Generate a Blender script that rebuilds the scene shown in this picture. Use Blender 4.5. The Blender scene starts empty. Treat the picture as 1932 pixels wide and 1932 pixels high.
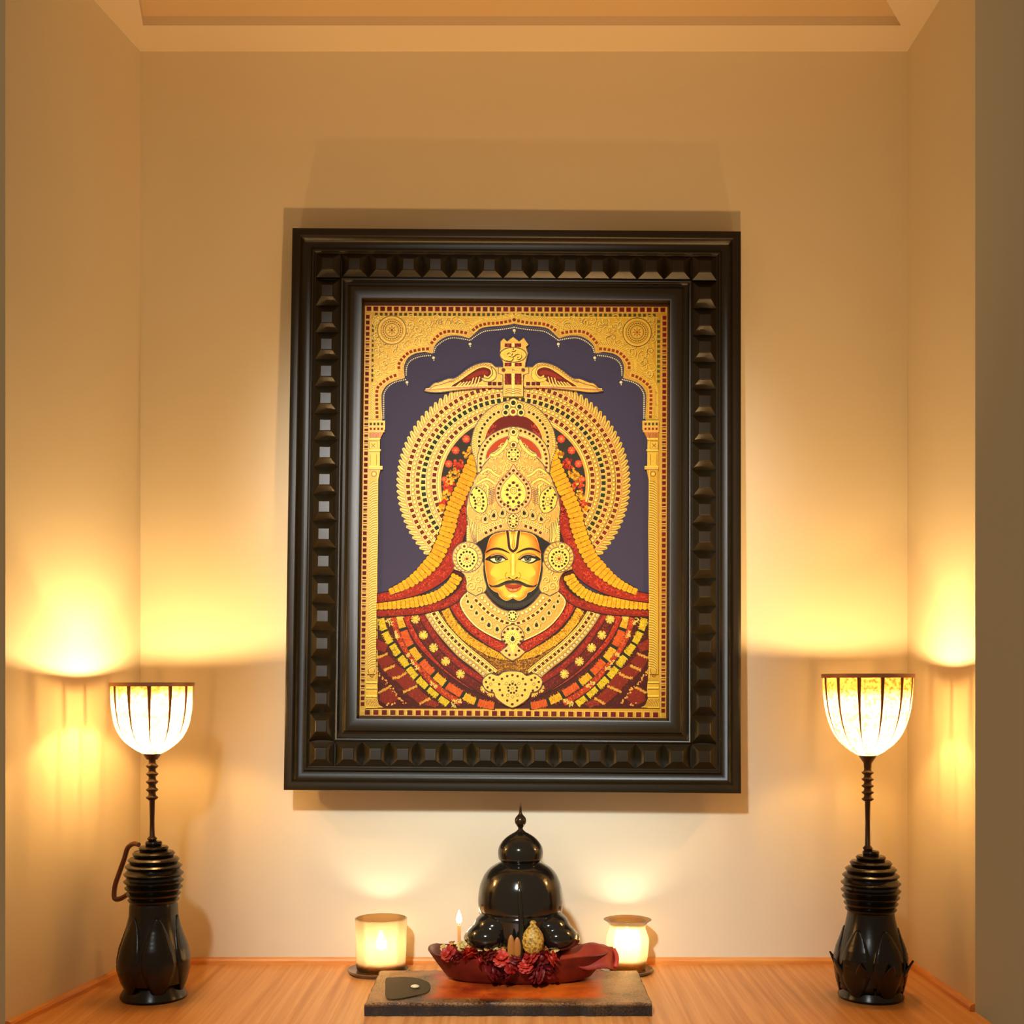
import bpy, bmesh, math, random
from mathutils import Vector, Matrix
from mathutils.geometry import tessellate_polygon

random.seed(7)
PI = math.pi
C = bpy.context.scene.collection

# ------------------------------------------------------------------ measured frame of the place
PX = 0.0007                 # metres per pixel on the back wall
D = 1.6                     # camera to back wall
F = D / PX                  # focal length in pixels of the 1932 frame
CX, CY = 965.0, 1290.0      # where the optical axis meets the picture
TABLE = 0.75                # counter height
CAMZ = TABLE + 528 * PX
CEIL = CAMZ + 0.835

def W(px, py, y=0.0):
    """point of the place seen at a pixel, at distance -y in front of the back wall"""
    d = D + y
    return Vector(((px - CX) / F * d, y, CAMZ - (py - CY) / F * d))

def lin(c):
    out = []
    for v in c[:3]:
        v = v / 255.0
        out.append(v / 12.92 if v <= 0.04045 else ((v + 0.055) / 1.055) ** 2.4)
    return tuple(out)

# ------------------------------------------------------------------ object helpers
def tag(o, label=None, cat=None, group=None, kind=None):
    if label: o['label'] = label
    if cat: o['category'] = cat
    if group: o['group'] = group
    if kind: o['kind'] = kind
    return o

def empty(name, loc, label=None, cat=None, group=None, rz=0.0):
    o = bpy.data.objects.new(name, None)
    C.objects.link(o)
    o.empty_display_size = 0.02
    o.location = loc
    o.rotation_euler = (0, 0, rz)
    return tag(o, label, cat, group)

def mesh_obj(name, verts, faces, mat, parent=None, loc=None, smooth=True, angle=40):
    me = bpy.data.meshes.new(name)
    me.from_pydata([tuple(v) for v in verts], [], faces)
    me.update()
    bm = bmesh.new(); bm.from_mesh(me)
    bmesh.ops.recalc_face_normals(bm, faces=bm.faces)
    bm.to_mesh(me); bm.free()
    if mat: me.materials.append(mat)
    if smooth:
        for p in me.polygons: p.use_smooth = True
        me.set_sharp_from_angle(angle=math.radians(angle))
    o = bpy.data.objects.new(name, me)
    C.objects.link(o)
    if parent: o.parent = parent
    if loc is not None: o.location = loc
    return o

class MB:
    """collects shapes into one mesh"""
    def __init__(self): self.v = []; self.f = []
    def add(self, v, f):
        n = len(self.v)
        self.v += [Vector(p) for p in v]
        self.f += [tuple(i + n for i in q) for q in f]
        return self
    def box(self, x0, x1, y0, y1, z0, z1):
        v = [(x0,y0,z0),(x1,y0,z0),(x1,y1,z0),(x0,y1,z0),(x0,y0,z1),(x1,y0,z1),(x1,y1,z1),(x0,y1,z1)]
        return self.add(v, [(3,2,1,0),(4,5,6,7),(0,1,5,4),(1,2,6,5),(2,3,7,6),(3,0,4,7)])
    def prism(self, poly, z0, z1):
        n = len(poly)
        v = [(x, y, z0) for x, y in poly] + [(x, y, z1) for x, y in poly]
        f = [tuple(reversed(range(n))), tuple(range(n, 2*n))]
        f += [(i, (i+1) % n, n + (i+1) % n, n + i) for i in range(n)]
        return self.add(v, f)
    def lathe(self, prof, n=40, c=(0,0,0), mod=None, cap0=True, cap1=True, tilt=None):
        v = []; f = []
        for k, (r, z) in enumerate(prof):
            for i in range(n):
                a = 2*PI*i/n
                rr = r * (mod(a, z, k/(len(prof)-1)) if mod else 1)
                v.append((c[0] + rr*math.cos(a), c[1] + rr*math.sin(a), c[2] + z))
        m = len(prof)
        for k in range(m-1):
            for i in range(n):
                j = (i+1) % n
                f.append((k*n+i, k*n+j, (k+1)*n+j, (k+1)*n+i))
        if cap0 and prof[0][0] > 1e-6: f.append(tuple(reversed(range(n))))
        if cap1 and prof[-1][0] > 1e-6: f.append(tuple(range((m-1)*n, m*n)))
        return self.add(v, f)
    def ellip(self, c, r, nu=24, nv=14, rot=None):
        v = []; f = []
        for k in range(nv+1):
            t = PI*k/nv
            for i in range(nu):
                a = 2*PI*i/nu
                p = Vector((r[0]*math.sin(t)*math.cos(a), r[1]*math.sin(t)*math.sin(a), -r[2]*math.cos(t)))
                if rot: p = rot @ p
                v.append(p + Vector(c))
        for k in range(nv):
            for i in range(nu):
                j = (i+1) % nu
                f.append((k*nu+i, k*nu+j, (k+1)*nu+j, (k+1)*nu+i))
        return self.add(v, f)
    def tube(self, pts, r, n=8, closed=False, sq=1.0):
        pts = [Vector(p) for p in pts]; m = len(pts)
        rs = r if isinstance(r, (list, tuple)) else [r]*m
        v = []; f = []
        up = None
        for k in range(m):
            if closed: t = pts[(k+1) % m] - pts[k-1]
            else: t = pts[min(k+1, m-1)] - pts[max(k-1, 0)]
            t.normalize()
            if up is None:
                up = Vector((0,0,1)) if abs(t.z) < 0.9 else Vector((1,0,0))
            b = t.cross(up)
            if b.length < 1e-6: b = t.cross(Vector((0,1,0)))
            b.normalize(); up = b.cross(t).normalized()
            for i in range(n):
                a = 2*PI*i/n
                v.append(pts[k] + b*math.cos(a)*rs[k] + up*math.sin(a)*rs[k]*sq)
        for k in range(m if closed else m-1):
            kk = (k+1) % m
            for i in range(n):
                j = (i+1) % n
                f.append((k*n+i, k*n+j, kk*n+j, kk*n+i))
        if not closed:
            f.append(tuple(reversed(range(n)))); f.append(tuple(range((m-1)*n, m*n)))
        return self.add(v, f)
    def build(self, name, mat, parent=None, loc=None, smooth=True, angle=40):
        return mesh_obj(name, self.v, self.f, mat, parent, loc, smooth, angle)

def bevel(o, w, seg=2):
    m = o.modifiers.new('bevel', 'BEVEL'); m.width = w; m.segments = seg; m.limit_method = 'ANGLE'
    return o

def spline(pts, n=8, closed=False):
    """Catmull-Rom through points of any dimension"""
    m = len(pts); out = []
    if m < 3 and not closed:
        return [tuple(p) for p in pts]
    rng = range(m if closed else m-1)
    for i in rng:
        if closed:
            p0, p1, p2, p3 = pts[i-1], pts[i], pts[(i+1) % m], pts[(i+2) % m]
        else:
            p0 = pts[max(i-1,0)]; p1 = pts[i]; p2 = pts[i+1]; p3 = pts[min(i+2,m-1)]
        for k in range(n):
            t = k/n
            out.append(tuple(0.5*((2*b) + (c-a)*t + (2*a-5*b+4*c-d)*t*t + (3*b-a-3*c+d)*t**3)
                             for a, b, c, d in zip(p0, p1, p2, p3)))
    if not closed: out.append(tuple(pts[-1]))
    return out

# ------------------------------------------------------------------ materials
def new_mat(name):
    m = bpy.data.materials.new(name); m.use_nodes = True
    nt = m.node_tree
    for n in list(nt.nodes): nt.nodes.remove(n)
    out = nt.nodes.new('ShaderNodeOutputMaterial')
    return m, nt, out

def link(nt, a, b): nt.links.new(a, b)

def principled(name, col, rough=0.5, metal=0.0, spec=0.5, bump=None, coat=0.0, var=None):
    """bump = (scale, strength); var = (scale, colour2, low, high)"""
    m, nt, out = new_mat(name)
    p = nt.nodes.new('ShaderNodeBsdfPrincipled')
    p.inputs['Base Color'].default_value = (*col, 1)
    p.inputs['Roughness'].default_value = rough
    p.inputs['Metallic'].default_value = metal
    p.inputs['Specular IOR Level'].default_value = spec
    p.inputs['Coat Weight'].default_value = coat
    p.inputs['Coat Roughness'].default_value = 0.15
    link(nt, p.outputs[0], out.inputs[0])
    tc = nt.nodes.new('ShaderNodeTexCoord')
    if bump:
        n = nt.nodes.new('ShaderNodeTexNoise'); n.inputs['Scale'].default_value = bump[0]
        n.inputs['Detail'].default_value = 3
        link(nt, tc.outputs['Object'], n.inputs['Vector'])
        b = nt.nodes.new('ShaderNodeBump'); b.inputs['Strength'].default_value = bump[1]
        b.inputs['Distance'].default_value = bump[2] if len(bump) > 2 else 0.001
        link(nt, n.outputs['Fac'], b.inputs['Height']); link(nt, b.outputs[0], p.inputs['Normal'])
    if var:
        n = nt.nodes.new('ShaderNodeTexNoise'); n.inputs['Scale'].default_value = var[0]
        n.inputs['Detail'].default_value = 5
        link(nt, tc.outputs['Object'], n.inputs['Vector'])
        r = nt.nodes.new('ShaderNodeValToRGB')
        r.color_ramp.elements[0].position = var[2]; r.color_ramp.elements[0].color = (*col, 1)
        r.color_ramp.elements[1].position = var[3]; r.color_ramp.elements[1].color = (*var[1], 1)
        link(nt, n.outputs['Fac'], r.inputs['Fac']); link(nt, r.outputs['Color'], p.inputs['Base Color'])
    return m

def emission(name, col, strength):
    m, nt, out = new_mat(name)
    e = nt.nodes.new('ShaderNodeEmission')
    e.inputs['Color'].default_value = (*col, 1); e.inputs['Strength'].default_value = strength
    link(nt, e.outputs[0], out.inputs[0])
    return m

def wood_mat(name, c1, c2, c3, scale=(60, 3, 60), rough=0.35, coat=0.2):
    m, nt, out = new_mat(name)
    p = nt.nodes.new('ShaderNodeBsdfPrincipled')
    p.inputs['Roughness'].default_value = rough
    p.inputs['Coat Weight'].default_value = coat; p.inputs['Coat Roughness'].default_value = 0.2
    tc = nt.nodes.new('ShaderNodeTexCoord')
    mp = nt.nodes.new('ShaderNodeMapping'); mp.inputs['Scale'].default_value = scale
    link(nt, tc.outputs['Object'], mp.inputs['Vector'])
    n1 = nt.nodes.new('ShaderNodeTexNoise'); n1.inputs['Scale'].default_value = 1.0; n1.inputs['Detail'].default_value = 6
    n1.inputs['Roughness'].default_value = 0.62; n1.inputs['Distortion'].default_value = 0.15
    link(nt, mp.outputs[0], n1.inputs['Vector'])
    r = nt.nodes.new('ShaderNodeValToRGB')
    e = r.color_ramp.elements
    e[0].position = 0.30; e[0].color = (*c1, 1)
    e[1].position = 0.72; e[1].color = (*c3, 1)
    k = e.new(0.5); k.color = (*c2, 1)
    link(nt, n1.outputs['Fac'], r.inputs['Fac']); link(nt, r.outputs['Color'], p.inputs['Base Color'])
    b = nt.nodes.new('ShaderNodeBump'); b.inputs['Strength'].default_value = 0.12; b.inputs['Distance'].default_value = 0.0006
    link(nt, n1.outputs['Fac'], b.inputs['Height']); link(nt, b.outputs[0], p.inputs['Normal'])
    link(nt, p.outputs[0], out.inputs[0])
    return m

# ================================================================== THE SETTING
WALLC = (0.70, 0.615, 0.45)
wall_m = principled('cream_wall_paint', WALLC, rough=0.6, spec=0.25, bump=(900, 0.10, 0.0004),
                    var=(2.2, (0.68, 0.59, 0.42), 0.35, 0.75))
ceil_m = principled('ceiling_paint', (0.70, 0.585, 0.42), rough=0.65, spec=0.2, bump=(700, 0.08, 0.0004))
ceil2_m = principled('ceiling_panel_tone', (0.62, 0.45, 0.26), rough=0.65, spec=0.2, bump=(700, 0.08, 0.0004))  # panel a deeper, more orange tone than the ceiling round it

XR = (1712 - CX) * PX               # right wall
YR = -0.234                         # its front edge
XL = (265 - CX) * PX                # left corner
SL = 0.168; TL = 0.3045             # splay of the left wall, its length towards the room
def left_x(y): return XL + SL * y   # y is negative towards the room

def structure(o): o['kind'] = 'structure'; return o

structure(MB().box(-0.75, 0.85, 0.0, 0.12, 0.55, CEIL + 0.25).build('wall_back', wall_m, smooth=False))
structure(MB().prism([(left_x(0.0), 0.0), (left_x(-TL), -TL), (-0.95, -TL), (-0.95, 0.0)], 0.55, CEIL + 0.25)
          .build('wall_left', wall_m, smooth=False))
o = MB().prism([(XR, 0.0), (1.0, 0.0), (1.0, YR), (XR, YR)], 0.55, CEIL + 0.25).build('wall_right', wall_m, smooth=False)
structure(o)
# ceiling with a shallow recessed panel
a = W(270, 48, -0.063); b = W(1700, 48, -0.063); c_ = W(1672, 0, -0.1203); d_ = W(262, 0, -0.1203)
yf = -TL - 0.0
def ext(p, q, y):
    t = (y - p.y) / (q.y - p.y); return p.x + (q.x - p.x) * t
P0 = (a.x, -0.063); P1 = (b.x, -0.063); P2 = (ext(b, c_, yf), yf); P3 = (ext(a, d_, yf), yf)
mb = MB(); z0, z1 = CEIL, CEIL + 0.2
mb.prism([(left_x(0), 0), P0, P1, (XR, 0)][::-1], z0, z1)
mb.prism([(left_x(0), 0), (left_x(-TL), -TL), P3, P0], z0, z1)
mb.prism([P1, P2, (XR, yf), (XR, 0)], z0, z1)
structure(mb.build('ceiling', ceil_m, smooth=False))
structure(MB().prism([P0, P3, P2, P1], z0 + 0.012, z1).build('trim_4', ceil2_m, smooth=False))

# ------------------------------------------------------------------ counter and wooden trims
counter_m = wood_mat('orange_counter_wood', (0.46, 0.175, 0.035), (0.62, 0.270, 0.070), (0.74, 0.37, 0.12), scale=(120, 2.2, 60), rough=0.42, coat=0.12)
trim_m = wood_mat('orange_trim_wood', (0.55, 0.19, 0.03), (0.66, 0.26, 0.05), (0.75, 0.33, 0.08), scale=(8, 8, 90), rough=0.4, coat=0.2)
o = MB().prism([(left_x(0.0) , 0.0), (left_x(-TL), -TL), (left_x(-TL), -0.36), (XR, -0.36), (XR, 0.0)], TABLE - 0.03, TABLE)\
        .build('wooden_counter', counter_m, smooth=False)
tag(o, 'orange wooden counter built across the bottom of the wall niche', 'counter')
h = 0.0085; t = 0.006
def strip(name, p, q, inward, hh=h, tt=t):
    p = Vector((p[0], p[1], 0)); q = Vector((q[0], q[1], 0)); n = Vector((inward[0], inward[1], 0)).normalized()
    prof = [(0, 0), (tt, 0), (tt, hh*0.55), (tt*0.75, hh*0.85), (tt*0.3, hh), (0, hh)]
    v = [p + n*a_ + Vector((0, 0, TABLE + b_)) for a_, b_ in prof] + [q + n*a_ + Vector((0, 0, TABLE + b_)) for a_, b_ in prof]
    k = len(prof)
    f = [tuple(range(k)), tuple(reversed(range(k, 2*k)))] + [(i, (i+1) % k, k + (i+1) % k, k + i) for i in range(k)]
    return structure(mesh_obj(name, v, f, trim_m, smooth=False))
strip('trim_1', (XL, 0), (XR, 0), (0, -1))
strip('trim_2', (left_x(-t), -t), (left_x(-TL), -TL), (1, SL))
strip('trim_3', (XR, -t), (XR, YR), (-1, 0))

# ================================================================== THE FRAMED PICTURE
YT, YB = -0.030, -0.061                         # face of the frame at its top and bottom: it leans in at the top
TLc, TRc = W(553, 430, YT), W(1400, 435, YT)
BLc, BRc = W(533, 1490, YB), W(1397, 1498, YB)
u_ax = ((TRc - TLc) + (BRc - BLc)).normalized()
v_ax = (TLc + TRc - BLc - BRc)
v_ax = (v_ax - u_ax * v_ax.dot(u_ax)).normalized()
n_ax = u_ax.cross(v_ax)
FO = (TLc + TRc + BLc + BRc) / 4
FW = ((TRc - TLc).dot(u_ax) + (BRc - BLc).dot(u_ax)) / 2
FH = ((TLc - BLc).dot(v_ax) + (TRc - BRc).dot(v_ax)) / 2
Q = FW / 856.0                                   # metres per measured pixel on the frame face

frame = empty('framed_picture', FO, 'framed gold and navy devotional painting of a crowned moustached figure, on the back wall', 'picture')
frame.rotation_mode = 'QUATERNION'
Rm = Matrix((u_ax, v_ax, n_ax)).transposed()
frame.rotation_quaternion = Rm.to_quaternion()
CAM = Vector((0, -D, CAMZ))
RECESS = -0.0105                                 # painted panel behind the frame face
def loc(px, py, off=RECESS):
    """where a measured picture point lies on the painted panel, in the frame's own axes"""
    d = Vector(((px - CX) / F, 1.0, -(py - CY) / F))
    o = FO + n_ax * off
    t = (o - CAM).dot(n_ax) / d.dot(n_ax)
    p = CAM + d * t - o
    return p.dot(u_ax), p.dot(v_ax)

frame_m = principled('dark_lacquered_wood', (0.014, 0.009, 0.0025), rough=0.33, spec=0.34, bump=(1500, 0.22, 0.0004))

def ring_profile(prof, name, parent=frame, closed=False):
    """a mitred moulding: prof = list of (inset in px, height in mm)"""
    v = []; f = []
    for d_, z_ in prof:
        a_ = FW/2 - d_*Q; b_ = FH/2 - d_*Q; z = z_*0.001
        v += [(-a_, -b_, z), (a_, -b_, z), (a_, b_, z), (-a_, b_, z)]
    m = len(prof)
    for k in range(m if closed else m-1):
        kk = (k+1) % m
        for i in range(4):
            j = (i+1) % 4
            f.append((k*4+i, k*4+j, kk*4+j, kk*4+i))
    return mesh_obj(name, v, f, frame_m, parent, smooth=True, angle=28)

BK = -24.0
ring_profile([(1.0, BK), (0, -4), (0, -1.4), (0.6, -0.5), (2, 0), (9, 0.2), (14, 0), (16, -0.9), (17, -2.4), (20, -5.2), (25, -7.6), (30, -8.6), (34, -8.8),
              (35.2, -8.6), (36, -7.0), (37.5, -6.0), (39.5, -5.8), (41.2, -6.4), (42.6, -7.8), (45, -8.6), (45, BK)],
             'outer_moulding', closed=True)
ring_profile([(91, BK), (91, -8.6), (92.4, -7.6), (93.6, -5.6), (95.2, -4.9), (97, -5.3), (98.4, -7.0), (101, -8.2), (106, -7.6), (110.5, -5.2),
              (111.8, -2.0), (112.6, -0.8), (114, -0.3), (123, 0.2), (132, 0), (134.6, -0.6), (136.2, -2.2), (136.8, -5), (137.0, BK)],
             'inner_moulding', closed=True)
# the carved band between the mouldings: a run of sunk pyramids with curved valleys between
def carved_band():
    v = []; f = []
    cellw = 46.0
    def cell(cu, cv, hu, hv, along):
        """one block; along = 'u' or 'v' or 'c' for a corner"""
        n = 6; rings = []
        topw = 10.5*Q
        for r in range(6):
            ring = []
            for side in range(4):
                for k in range(n):
                    t = -1 + 2*k/n
                    if side == 0: x, y = t, -1
                    elif side == 1: x, y = 1, t
                    elif side == 2: x, y = -t, 1
                    else: x, y = -1, -t
                    bow = 1 - t*t
                    lateral = (side in (1, 3)) if along == 'u' else (side in (0, 2)) if along == 'v' else False
                    if r == 0:
                        X, Y = x*hu, y*hv; Z = -8.6 - (4.2*bow if lateral else 0.0)
                    elif r == 1:
                        X, Y = x*(hu*0.965), y*(hv*0.965); Z = -8.2 - (3.9*bow if lateral else 0.0)
                    elif r == 2:
                        X = x*(topw + (hu-topw)*0.50); Y = y*(topw + (hv-topw)*0.50); Z = -5.6 - (1.0*bow if lateral else 0.0)
                    elif r == 3:
                        X, Y, Z = x*topw*1.08, y*topw*1.08, -2.2
                    elif r == 4:
                        X, Y, Z = x*topw*1.03, y*topw*1.03, -1.45
                    else:
                        X, Y, Z = x*topw*0.93, y*topw*0.93, -1.15
                    ring.append(len(v)); v.append((cu + X, cv + Y, Z*0.001))
            rings.append(ring)
        for a_, b_ in zip(rings, rings[1:]):
            m = len(a_)
            for i in range(m): f.append((a_[i], a_[(i+1) % m], b_[(i+1) % m], b_[i]))
        c0 = len(v); v.append((cu, cv, -0.00112)); m = len(rings[-1])
        for i in range(m): f.append((rings[-1][i], rings[-1][(i+1) % m], c0))
    hw = 23.0*Q
    ux = FW/2 - 68*Q; vy = FH/2 - 68*Q
    nt, ns = 15, 19
    pu = 2*ux/(nt-1); pv = 2*vy/(ns-1)
    for s in (1, -1):
        for i in range(nt):
            corner = i in (0, nt-1)
            cell(-ux + pu*i, s*vy, pu/2 if not corner else hw, hw, 'u' if not corner else 'c')
        for j in range(1, ns-1):
            cell(s*ux, -vy + pv*j, hw, pv/2, 'v')
    b0 = len(v)                                  # the floor the blocks are cut into
    for ins in (44.5, 91.5):
        a_, b_ = FW/2 - ins*Q, FH/2 - ins*Q
        v += [(-a_, -b_, -.0132), (a_, -b_, -.0132), (a_, b_, -.0132), (-a_, b_, -.0132)]
    for i in range(4):
        j = (i+1) % 4; f.append((b0+i, b0+j, b0+4+j, b0+4+i))
    return mesh_obj('carved_band', v, f, frame_m, frame, smooth=True, angle=14)
carved_band()
a_ = FW/2 - 3*Q; b_ = FH/2 - 3*Q
back_m = principled('brown_backing_board', (0.16, 0.09, 0.04), rough=0.8)
MB().box(-a_, a_, -b_, b_, -0.0255, -0.0215).build('backing_board', back_m, frame, smooth=False)

# ================================================================== THE PAINTED PANEL (pigment and raised gold, laid in coats)
PV, PF, PC, PM = [], [], [], []
LAYER = [0]
STEP = 1.1e-5
SUB = [0]
def nxt(k=1): LAYER[0] += k; SUB[0] = 0
def zlay():
    SUB[0] += 1
    return (LAYER[0] + (SUB[0] % 14)/15)*STEP
GAIN = (0.67, 0.67, 0.42)
def axis(y): return 970.3 - (y - 600) * 0.0052
def mir(pts): return [(2*axis(y) - x, y) for x, y in pts]

def poly3(pts, z): 
    return [(*loc(x, y), z) for x, y in pts]
def emit(tri_pts, col, mat):
    n = len(PV); PV.extend(tri_pts); PF.append(tuple(range(n, n+len(tri_pts))))
    PC.append(tuple(g*c for g, c in zip(GAIN, lin(col)))); PM.append(mat)
def fill(pts, col, mat=0):
    z = zlay()
    p3 = poly3(pts, z)
    if len(p3) <= 4 and len(p3) == 3:
        emit(p3, col, mat); return
    for t in tessellate_polygon([[Vector((p[0], p[1], 0)) for p in p3]]):
        emit([p3[i] for i in t], col, mat)
def convex(pts, col, mat=0):
    emit(poly3(pts, zlay()), col, mat)
def dot(x, y, r, col, mat=0, n=8, ry=None):
    ry = ry or r
    convex([(x + r*math.cos(2*PI*i/n), y + ry*math.sin(2*PI*i/n)) for i in range(n)], col, mat)
def ringd(x, y, r, w, col, mat=0, n=20, ry=None):
    ry = ry or r
    stroke([(x + r*math.cos(2*PI*i/n), y + ry*math.sin(2*PI*i/n)) for i in range(n)], w, col, mat, closed=True)
def stroke(pts, w, col, mat=0, closed=False):
    m = len(pts)
    if m < 2: return
    ws = w if callable(w) else (lambda t: w)
    L = []; R = []
    for k in range(m):
        if closed: a = pts[k-1]; b = pts[(k+1) % m]
        else: a = pts[max(k-1, 0)]; b = pts[min(k+1, m-1)]
        dx, dy = b[0]-a[0], b[1]-a[1]; l = math.hypot(dx, dy) or 1
        h = ws(k/(m-1))/2
        L.append((pts[k][0] - dy/l*h, pts[k][1] + dx/l*h)); R.append((pts[k][0] + dy/l*h, pts[k][1] - dx/l*h))
    z = zlay()
    L = poly3(L, z); R = poly3(R, z)
    for k in range(m if closed else m-1):
        kk = (k+1) % m
        emit([L[k], L[kk], R[kk], R[k]], col, mat)
def resample(pts, pitch):
    out = []; acc = 0.0; nextd = pitch/2
    for a, b in zip(pts, pts[1:]):
        l = math.hypot(b[0]-a[0], b[1]-a[1])
        if l < 1e-9: continue
        ang = math.atan2(b[1]-a[1], b[0]-a[0])
        while nextd <= acc + l:
            t = (nextd - acc)/l
            out.append((a[0]+(b[0]-a[0])*t, a[1]+(b[1]-a[1])*t, ang)); nextd += pitch
        acc += l
    return out
def plen(pts): return sum(math.hypot(b[0]-a[0], b[1]-a[1]) for a, b in zip(pts, pts[1:]))
def quad(x, y, a, l, w, col, mat=0):
    c, s = math.cos(a), math.sin(a)
    convex([(x + c*p*l/2 - s*q*w/2, y + s*p*l/2 + c*q*w/2) for p, q in ((-1,-1),(1,-1),(1,1),(-1,1))], col, mat)
def sq_along(pts, pitch, size, col, mat=0, w=None, jit=0):
    for x, y, a in resample(pts, pitch):
        quad(x, y, a, size, w or size, tuple(min(255, max(0, c + random.uniform(-jit, jit))) for c in col), mat)
def dots_along(pts, pitch, r, col, mat=0, n=7):
    for x, y, a in resample(pts, pitch): dot(x, y, r, col, mat, n)
def both(fn, pts, *a, **k):
    fn(pts, *a, **k); fn(mir(pts), *a, **k)
def T(ox, oy, s):
    return lambda pts: [(ox + x*s, oy + y*s) for x, y in pts]
C5 = T(680, 560, 320/1932); C3 = T(840, 720, 260/1932); C4 = T(840, 960, 260/1932)
C6 = T(680, 1080, 300/1932); C1 = T(660, 560, 630/1932); C2 = T(660, 960, 630/1932)
CS = T(800, 610, 340/1932); CH = T(670, 850, 230/1481)

GOLD = (206, 154, 30); GOLDM = (218, 168, 38); GOLDL = (246, 212, 92); GOLDD = (128, 80, 14); GOLDK = (84, 52, 12)
ROSE = (206, 140, 74); RED = (112, 26, 14); GREEN = (46, 50, 24); NAVY = (64, 58, 100); PEARL = (236, 228, 208)
INK = (36, 28, 22)
G = 1    # gold leaf material slot

def spiral(x, y, r, turns=1.4, a0=0.0, dirn=1, w=1.1, col=GOLDD, n=22, hl=True):
    pts = []
    for k in range(n+1):
        t = k/n; a = a0 + dirn*turns*2*PI*t; rr = r*(1 - 0.86*t)
        pts.append((x + rr*math.cos(a), y + rr*math.sin(a)))
    stroke(pts, lambda t: w*(1.15-0.5*t), col, G)
    if hl:
        stroke([(p[0]-w*0.9, p[1]-w*0.9) for p in pts], lambda t: w*(1.0-0.4*t), GOLDL, G)
def squiggle(x, y, l, a, amp, w=0.9, col=GOLDD):
    c, s = math.cos(a), math.sin(a)
    pts = []
    for k in range(9):
        t = k/8; p = (t-0.5)*l; q = amp*math.sin(t*PI*1.6)
        pts.append((x + c*p - s*q, y + s*p + c*q))
    stroke(pts, lambda t: w*(1.2 - abs(2*t-1)*0.7), col, G)
def inside(p, poly):
    x, y = p; r = False; n = len(poly)
    for i in range(n):
        x1, y1 = poly[i]; x2, y2 = poly[i-1]
        if (y1 > y) != (y2 > y) and x < (x2-x1)*(y-y1)/(y2-y1)+x1: r = not r
    return r
def scatter(poly, n, fn):
    xs = [p[0] for p in poly]; ys = [p[1] for p in poly]; k = 0; tries = 0
    while k < n and tries < n*12:
        tries += 1
        p = (random.uniform(min(xs), max(xs)), random.uniform(min(ys), max(ys)))
        if inside(p, poly): fn(*p); k += 1

# ---- corners of the painted panel and its jewelled border
K00, K10, K01, K11 = (688.5, 576.5), (1259.5, 578.5), (678.0, 1350.0), (1257.0, 1355.0)
def B(s, t):
    return (K00[0]*(1-s)*(1-t) + K10[0]*s*(1-t) + K01[0]*(1-s)*t + K11[0]*s*t,
            K00[1]*(1-s)*(1-t) + K10[1]*s*(1-t) + K01[1]*(1-s)*t + K11[1]*s*t)
fill([B(-.012,-.012), B(1.012,-.012), B(1.012,1.012), B(-.012,1.012)], (70, 40, 14))
nxt()
fill([B(0,0), B(1,0), B(1,1), B(0,1)], GOLD, G)
nxt()
PWd, PHt = 574.0, 776.0
def inset(px, e0, e1, side, ex=0.0):
    """a line parallel to a border side, px inside it"""
    if side == 'top': return [B(e0, px/PHt), B(e1, px/PHt)]
    if side == 'bottom': return [B(e0, 1-px/PHt), B(e1, 1-px/PHt)]
    if side == 'left': return [B(px/PWd, e0), B(px/PWd, e1)]
    return [B(1-px/PWd, e0), B(1-px/PWd, e1)]
for side in ('top', 'bottom', 'left', 'right'):
    stroke(inset(0.7, 0, 1, side), 1.4, ROSE, G); stroke(inset(11.6, 0.02, .98, side), 1.6, (226, 170, 92), G)
nxt()
sq_along(inset(5.8, 0.002, 0.998, 'top'), 12.9, 8.6, (104, 24, 14), w=8.2, jit=12)
sq_along(inset(6.2, 0.012, 0.988, 'bottom'), 16.0, 9.6, (104, 30, 20), w=9.4, jit=14)
sq_along(inset(5.6, 0.02, 0.985, 'left'), 10.75, 7.2, (96, 24, 14), w=7.0, jit=12)
sq_along(inset(5.6, 0.02, 0.985, 'right'), 10.75, 7.4, (112, 26, 16), w=7.2, jit=12)
for s_ in ('top', 'bottom', 'left', 'right'):
    pit = {'top': 12.9, 'bottom': 16.0}.get(s_, 10.75)
    for x, y, a in resample(inset(5.8, 0.002 if s_ == 'top' else 0.015, 0.99, s_), pit):
        c, s = math.cos(a), math.sin(a)
        quad(x + c*pit/2, y + s*pit/2, a, 1.3, 9, (238, 190, 104), G)
sq_along(inset(16.0, 0.03, 0.97, 'top'), 9.2, 5.4, (74, 74, 32), w=5.6, jit=10)
sq_along(inset(16.6, 0.03, 0.185, 'left'), 9.4, 5.4, (74, 74, 36), w=5.4, jit=10)
sq_along(inset(16.6, 0.03, 0.185, 'right'), 9.4, 5.4, (92, 90, 48), w=5.4, jit=10)
for s_, e1 in (('top', .97), ('left', .185), ('right', .185)):
    stroke(inset(21, 0.03, e1, s_), 1.2, GOLDL, G)
nxt()

# ---- the navy ground under the scalloped arch
seg = [[(245,1390),(235,1200),(240,1090),(290,1010),(370,960),(500,920)],
       [(500,920),(490,830),(500,760),(540,690),(620,640),(720,620),(820,640)],
       [(820,640),(840,560),(900,490),(1000,440),(1120,435),(1240,465)],
       [(1240,465),(1310,400),(1380,350),(1500,330),(1640,320),(1750,300)]]
arch = []
for s_ in seg: arch += C5(spline(s_, 7))
arch_full = arch + mir(arch)[::-1]
navy = [(712, 1170), (713, 900), (716, 830), (722, 800)] + arch_full + [(1219, 800), (1226, 830), (1227, 900), (1226, 1170)]
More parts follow.
